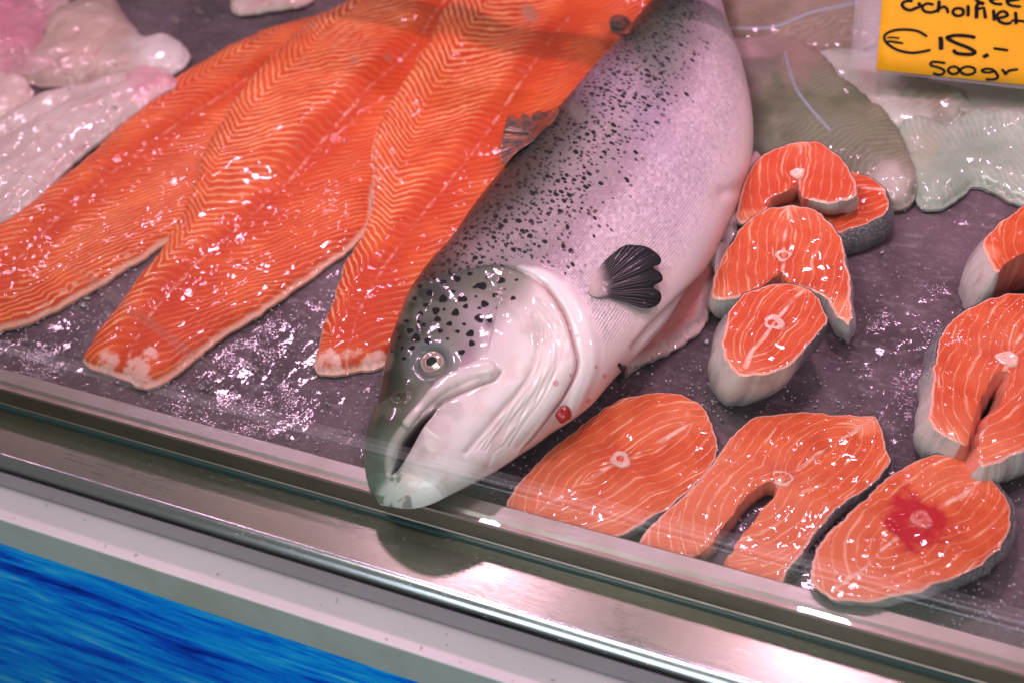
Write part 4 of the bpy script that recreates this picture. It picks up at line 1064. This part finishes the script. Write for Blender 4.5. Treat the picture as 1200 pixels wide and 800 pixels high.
    for pts, wd in strokes:
        q = catmull([(1000+x/6, y/6) for x, y in pts], 4); W = T(q)+nrm*.00035
        hw = wd/6*.5*.00112
        for k in range(len(W)):
            t = _n(W[min(k+1, len(W)-1)]-W[max(k-1, 0)]); s_ = np.cross(nrm, t); f_ = hw*(1 if 0 < k < len(W)-1 else .6)
            V += [W[k]+s_*f_, W[k]-s_*f_]
        b0 = len(V)-2*len(W)
        for k in range(len(W)-1): Fc.append((b0+2*k, b0+2*k+1, b0+2*k+3, b0+2*k+2))
    mesh_obj('handwriting', V, Fc, ink, root, smooth=False)
card()

# ================================================================== GLASS
def glass():
    tilt = math.radians(0); Hh = .62; th = .006
    m = bpy.data.materials.new('counter_glass'); m.use_nodes = True; nt = m.node_tree; nt.nodes.clear()
    out = nt.nodes.new('ShaderNodeOutputMaterial'); tr = nt.nodes.new('ShaderNodeBsdfTransparent'); gl = nt.nodes.new('ShaderNodeBsdfGlossy'); fr = nt.nodes.new('ShaderNodeFresnel')
    df = nt.nodes.new('ShaderNodeBsdfDiffuse'); mx = nt.nodes.new('ShaderNodeMixShader'); mx2 = nt.nodes.new('ShaderNodeMixShader')
    tr.inputs[0].default_value = (.985, .995, .988, 1); gl.inputs['Roughness'].default_value = .012; fr.inputs[0].default_value = 1.8
    df.inputs[0].default_value = (.65, .60, .60, 1)
    ge = nt.nodes.new('ShaderNodeNewGeometry'); io = S_(nt, ge.outputs['Backfacing'])*-1.245+1.80; nt.links.new(io.k, fr.inputs[0])
    h = Mat.__new__(Mat); h.nt = nt; h.m = m
    o = h.co(); sm = h.noise(h.co((2, 1, 14), (0, .75, 0)), 9, 4, .7).step(.62, .85)*.015+.002
    nt.links.new(sm.k, mx2.inputs[0]); nt.links.new(tr.outputs[0], mx2.inputs[1]); nt.links.new(df.outputs[0], mx2.inputs[2])
    nt.links.new(fr.outputs[0], mx.inputs[0]); nt.links.new(mx2.outputs[0], mx.inputs[1]); nt.links.new(gl.outputs[0], mx.inputs[2]); nt.links.new(mx.outputs[0], out.inputs[0])
    y0, z0 = y_glass+.0005, ZL+.0016
    a = np.array([0, math.sin(tilt), math.cos(tilt)]); nb = np.array([0, math.cos(tilt), -math.sin(tilt)])
    B = np.array([0, y0, z0])
    pr = [B, B+nb*(th*.5), B+nb*(th*.5)+a*Hh, B+a*Hh]
    V = [p+np.array([x, 0, 0]) for x in (X0, X1) for p in pr]
    root = thing('glass_pane', 'upright clear glass pane in front of the fish, spotted with dried drops', 'glass pane', (0, y0, z0))
    mesh_obj('pane', V, [(0, 3, 7, 4), (1, 5, 6, 2), (0, 1, 2, 3), (4, 7, 6, 5), (3, 2, 6, 7), (0, 4, 5, 1)], m, root, smooth=False)
    # dried drops on the inside face
    V, Fc = [], []; spots = []
    for _ in range(150):
        if RS.rand() < .62: px, py = RS.uniform(0, 420), RS.uniform(0, 260)
        else: px, py = RS.uniform(0, 1200), RS.uniform(0, 420)
        spots.append((px, py, RS.uniform(.0004, .0012)*(1.6 if RS.rand() < .12 else 1)))
    spots += [(677, 132, .0052), (620, 16, .0045), (205, 22, .0022), (455, 68, .0022), (415, 70, .0022)]
    P0 = B+nb*(th*.5+.0002)
    for px, py, r in spots:
        c = unp_plane(np.array([px]), np.array([py]), P0, nb)[0]
        k = len(V); V.append(c+nb*r*.25)
        for j in range(10):
            t = j*.6283; rr = r*(1+.15*math.sin(2*t+px)); V.append(c+rr*(math.cos(t)*np.array([1, 0, 0])+math.sin(t)*a))
        for j in range(10): Fc.append((k, k+1+j, k+1+(j+1) % 10))
    dm = Mat('dried_drop', base_color=(.62, .36, .34), roughness=.4, alpha=.42).m
    tag(mesh_obj('dried_drops', V, Fc, dm, root), kind='stuff')
    # smear of wiped fish oil
    V, Fc = [], []; Pf = B-nb*.0003
    for i in range(70):
        x0, y0_ = 65+RS.uniform(-3, 3)+i*2.1, 300+i*1.55+RS.uniform(-9, 9)*(1-i/110); L = RS.uniform(25, 75); wd = RS.uniform(.5, 1.3)
        c = unp_plane(np.array([x0, x0+L, x0+L, x0]), np.array([y0_, y0_+L*.62, y0_+L*.62+wd, y0_+wd]), Pf, nb); k = len(V); V += list(c); Fc.append((k, k+1, k+2, k+3))
    tag(mesh_obj('smear', V, Fc, Mat('oily_smear', base_color=(.66, .36, .33), roughness=.35, alpha=.17).m, root, smooth=False), kind='stuff')
glass()

# ================================================================== RAIL out of view, added to throw the band of shade
def rail():
    P = unp(np.float64(600), np.float64(38), .025); L = np.array([P[0], .28, .78]); k = .16
    y = P[1]+(L[1]-P[1])*k; z = P[2]+(L[2]-P[2])*k
    V, Fc = [], []; n = 16; r = .020
    for x in (X0, .12):
        for j in range(n): V.append((x, y+r*math.cos(j/n*6.2832), z+r*math.sin(j/n*6.2832)*.4))
    for j in range(n): Fc.append((j, (j+1) % n, n+(j+1) % n, n+j))
    Fc += [tuple(range(n))[::-1], tuple(range(n, 2*n))]
    tag(mesh_obj('shade_rail', V, Fc, steel), 'unseen flat steel rail added above the counter to cast a band of shade', 'rail')
rail()
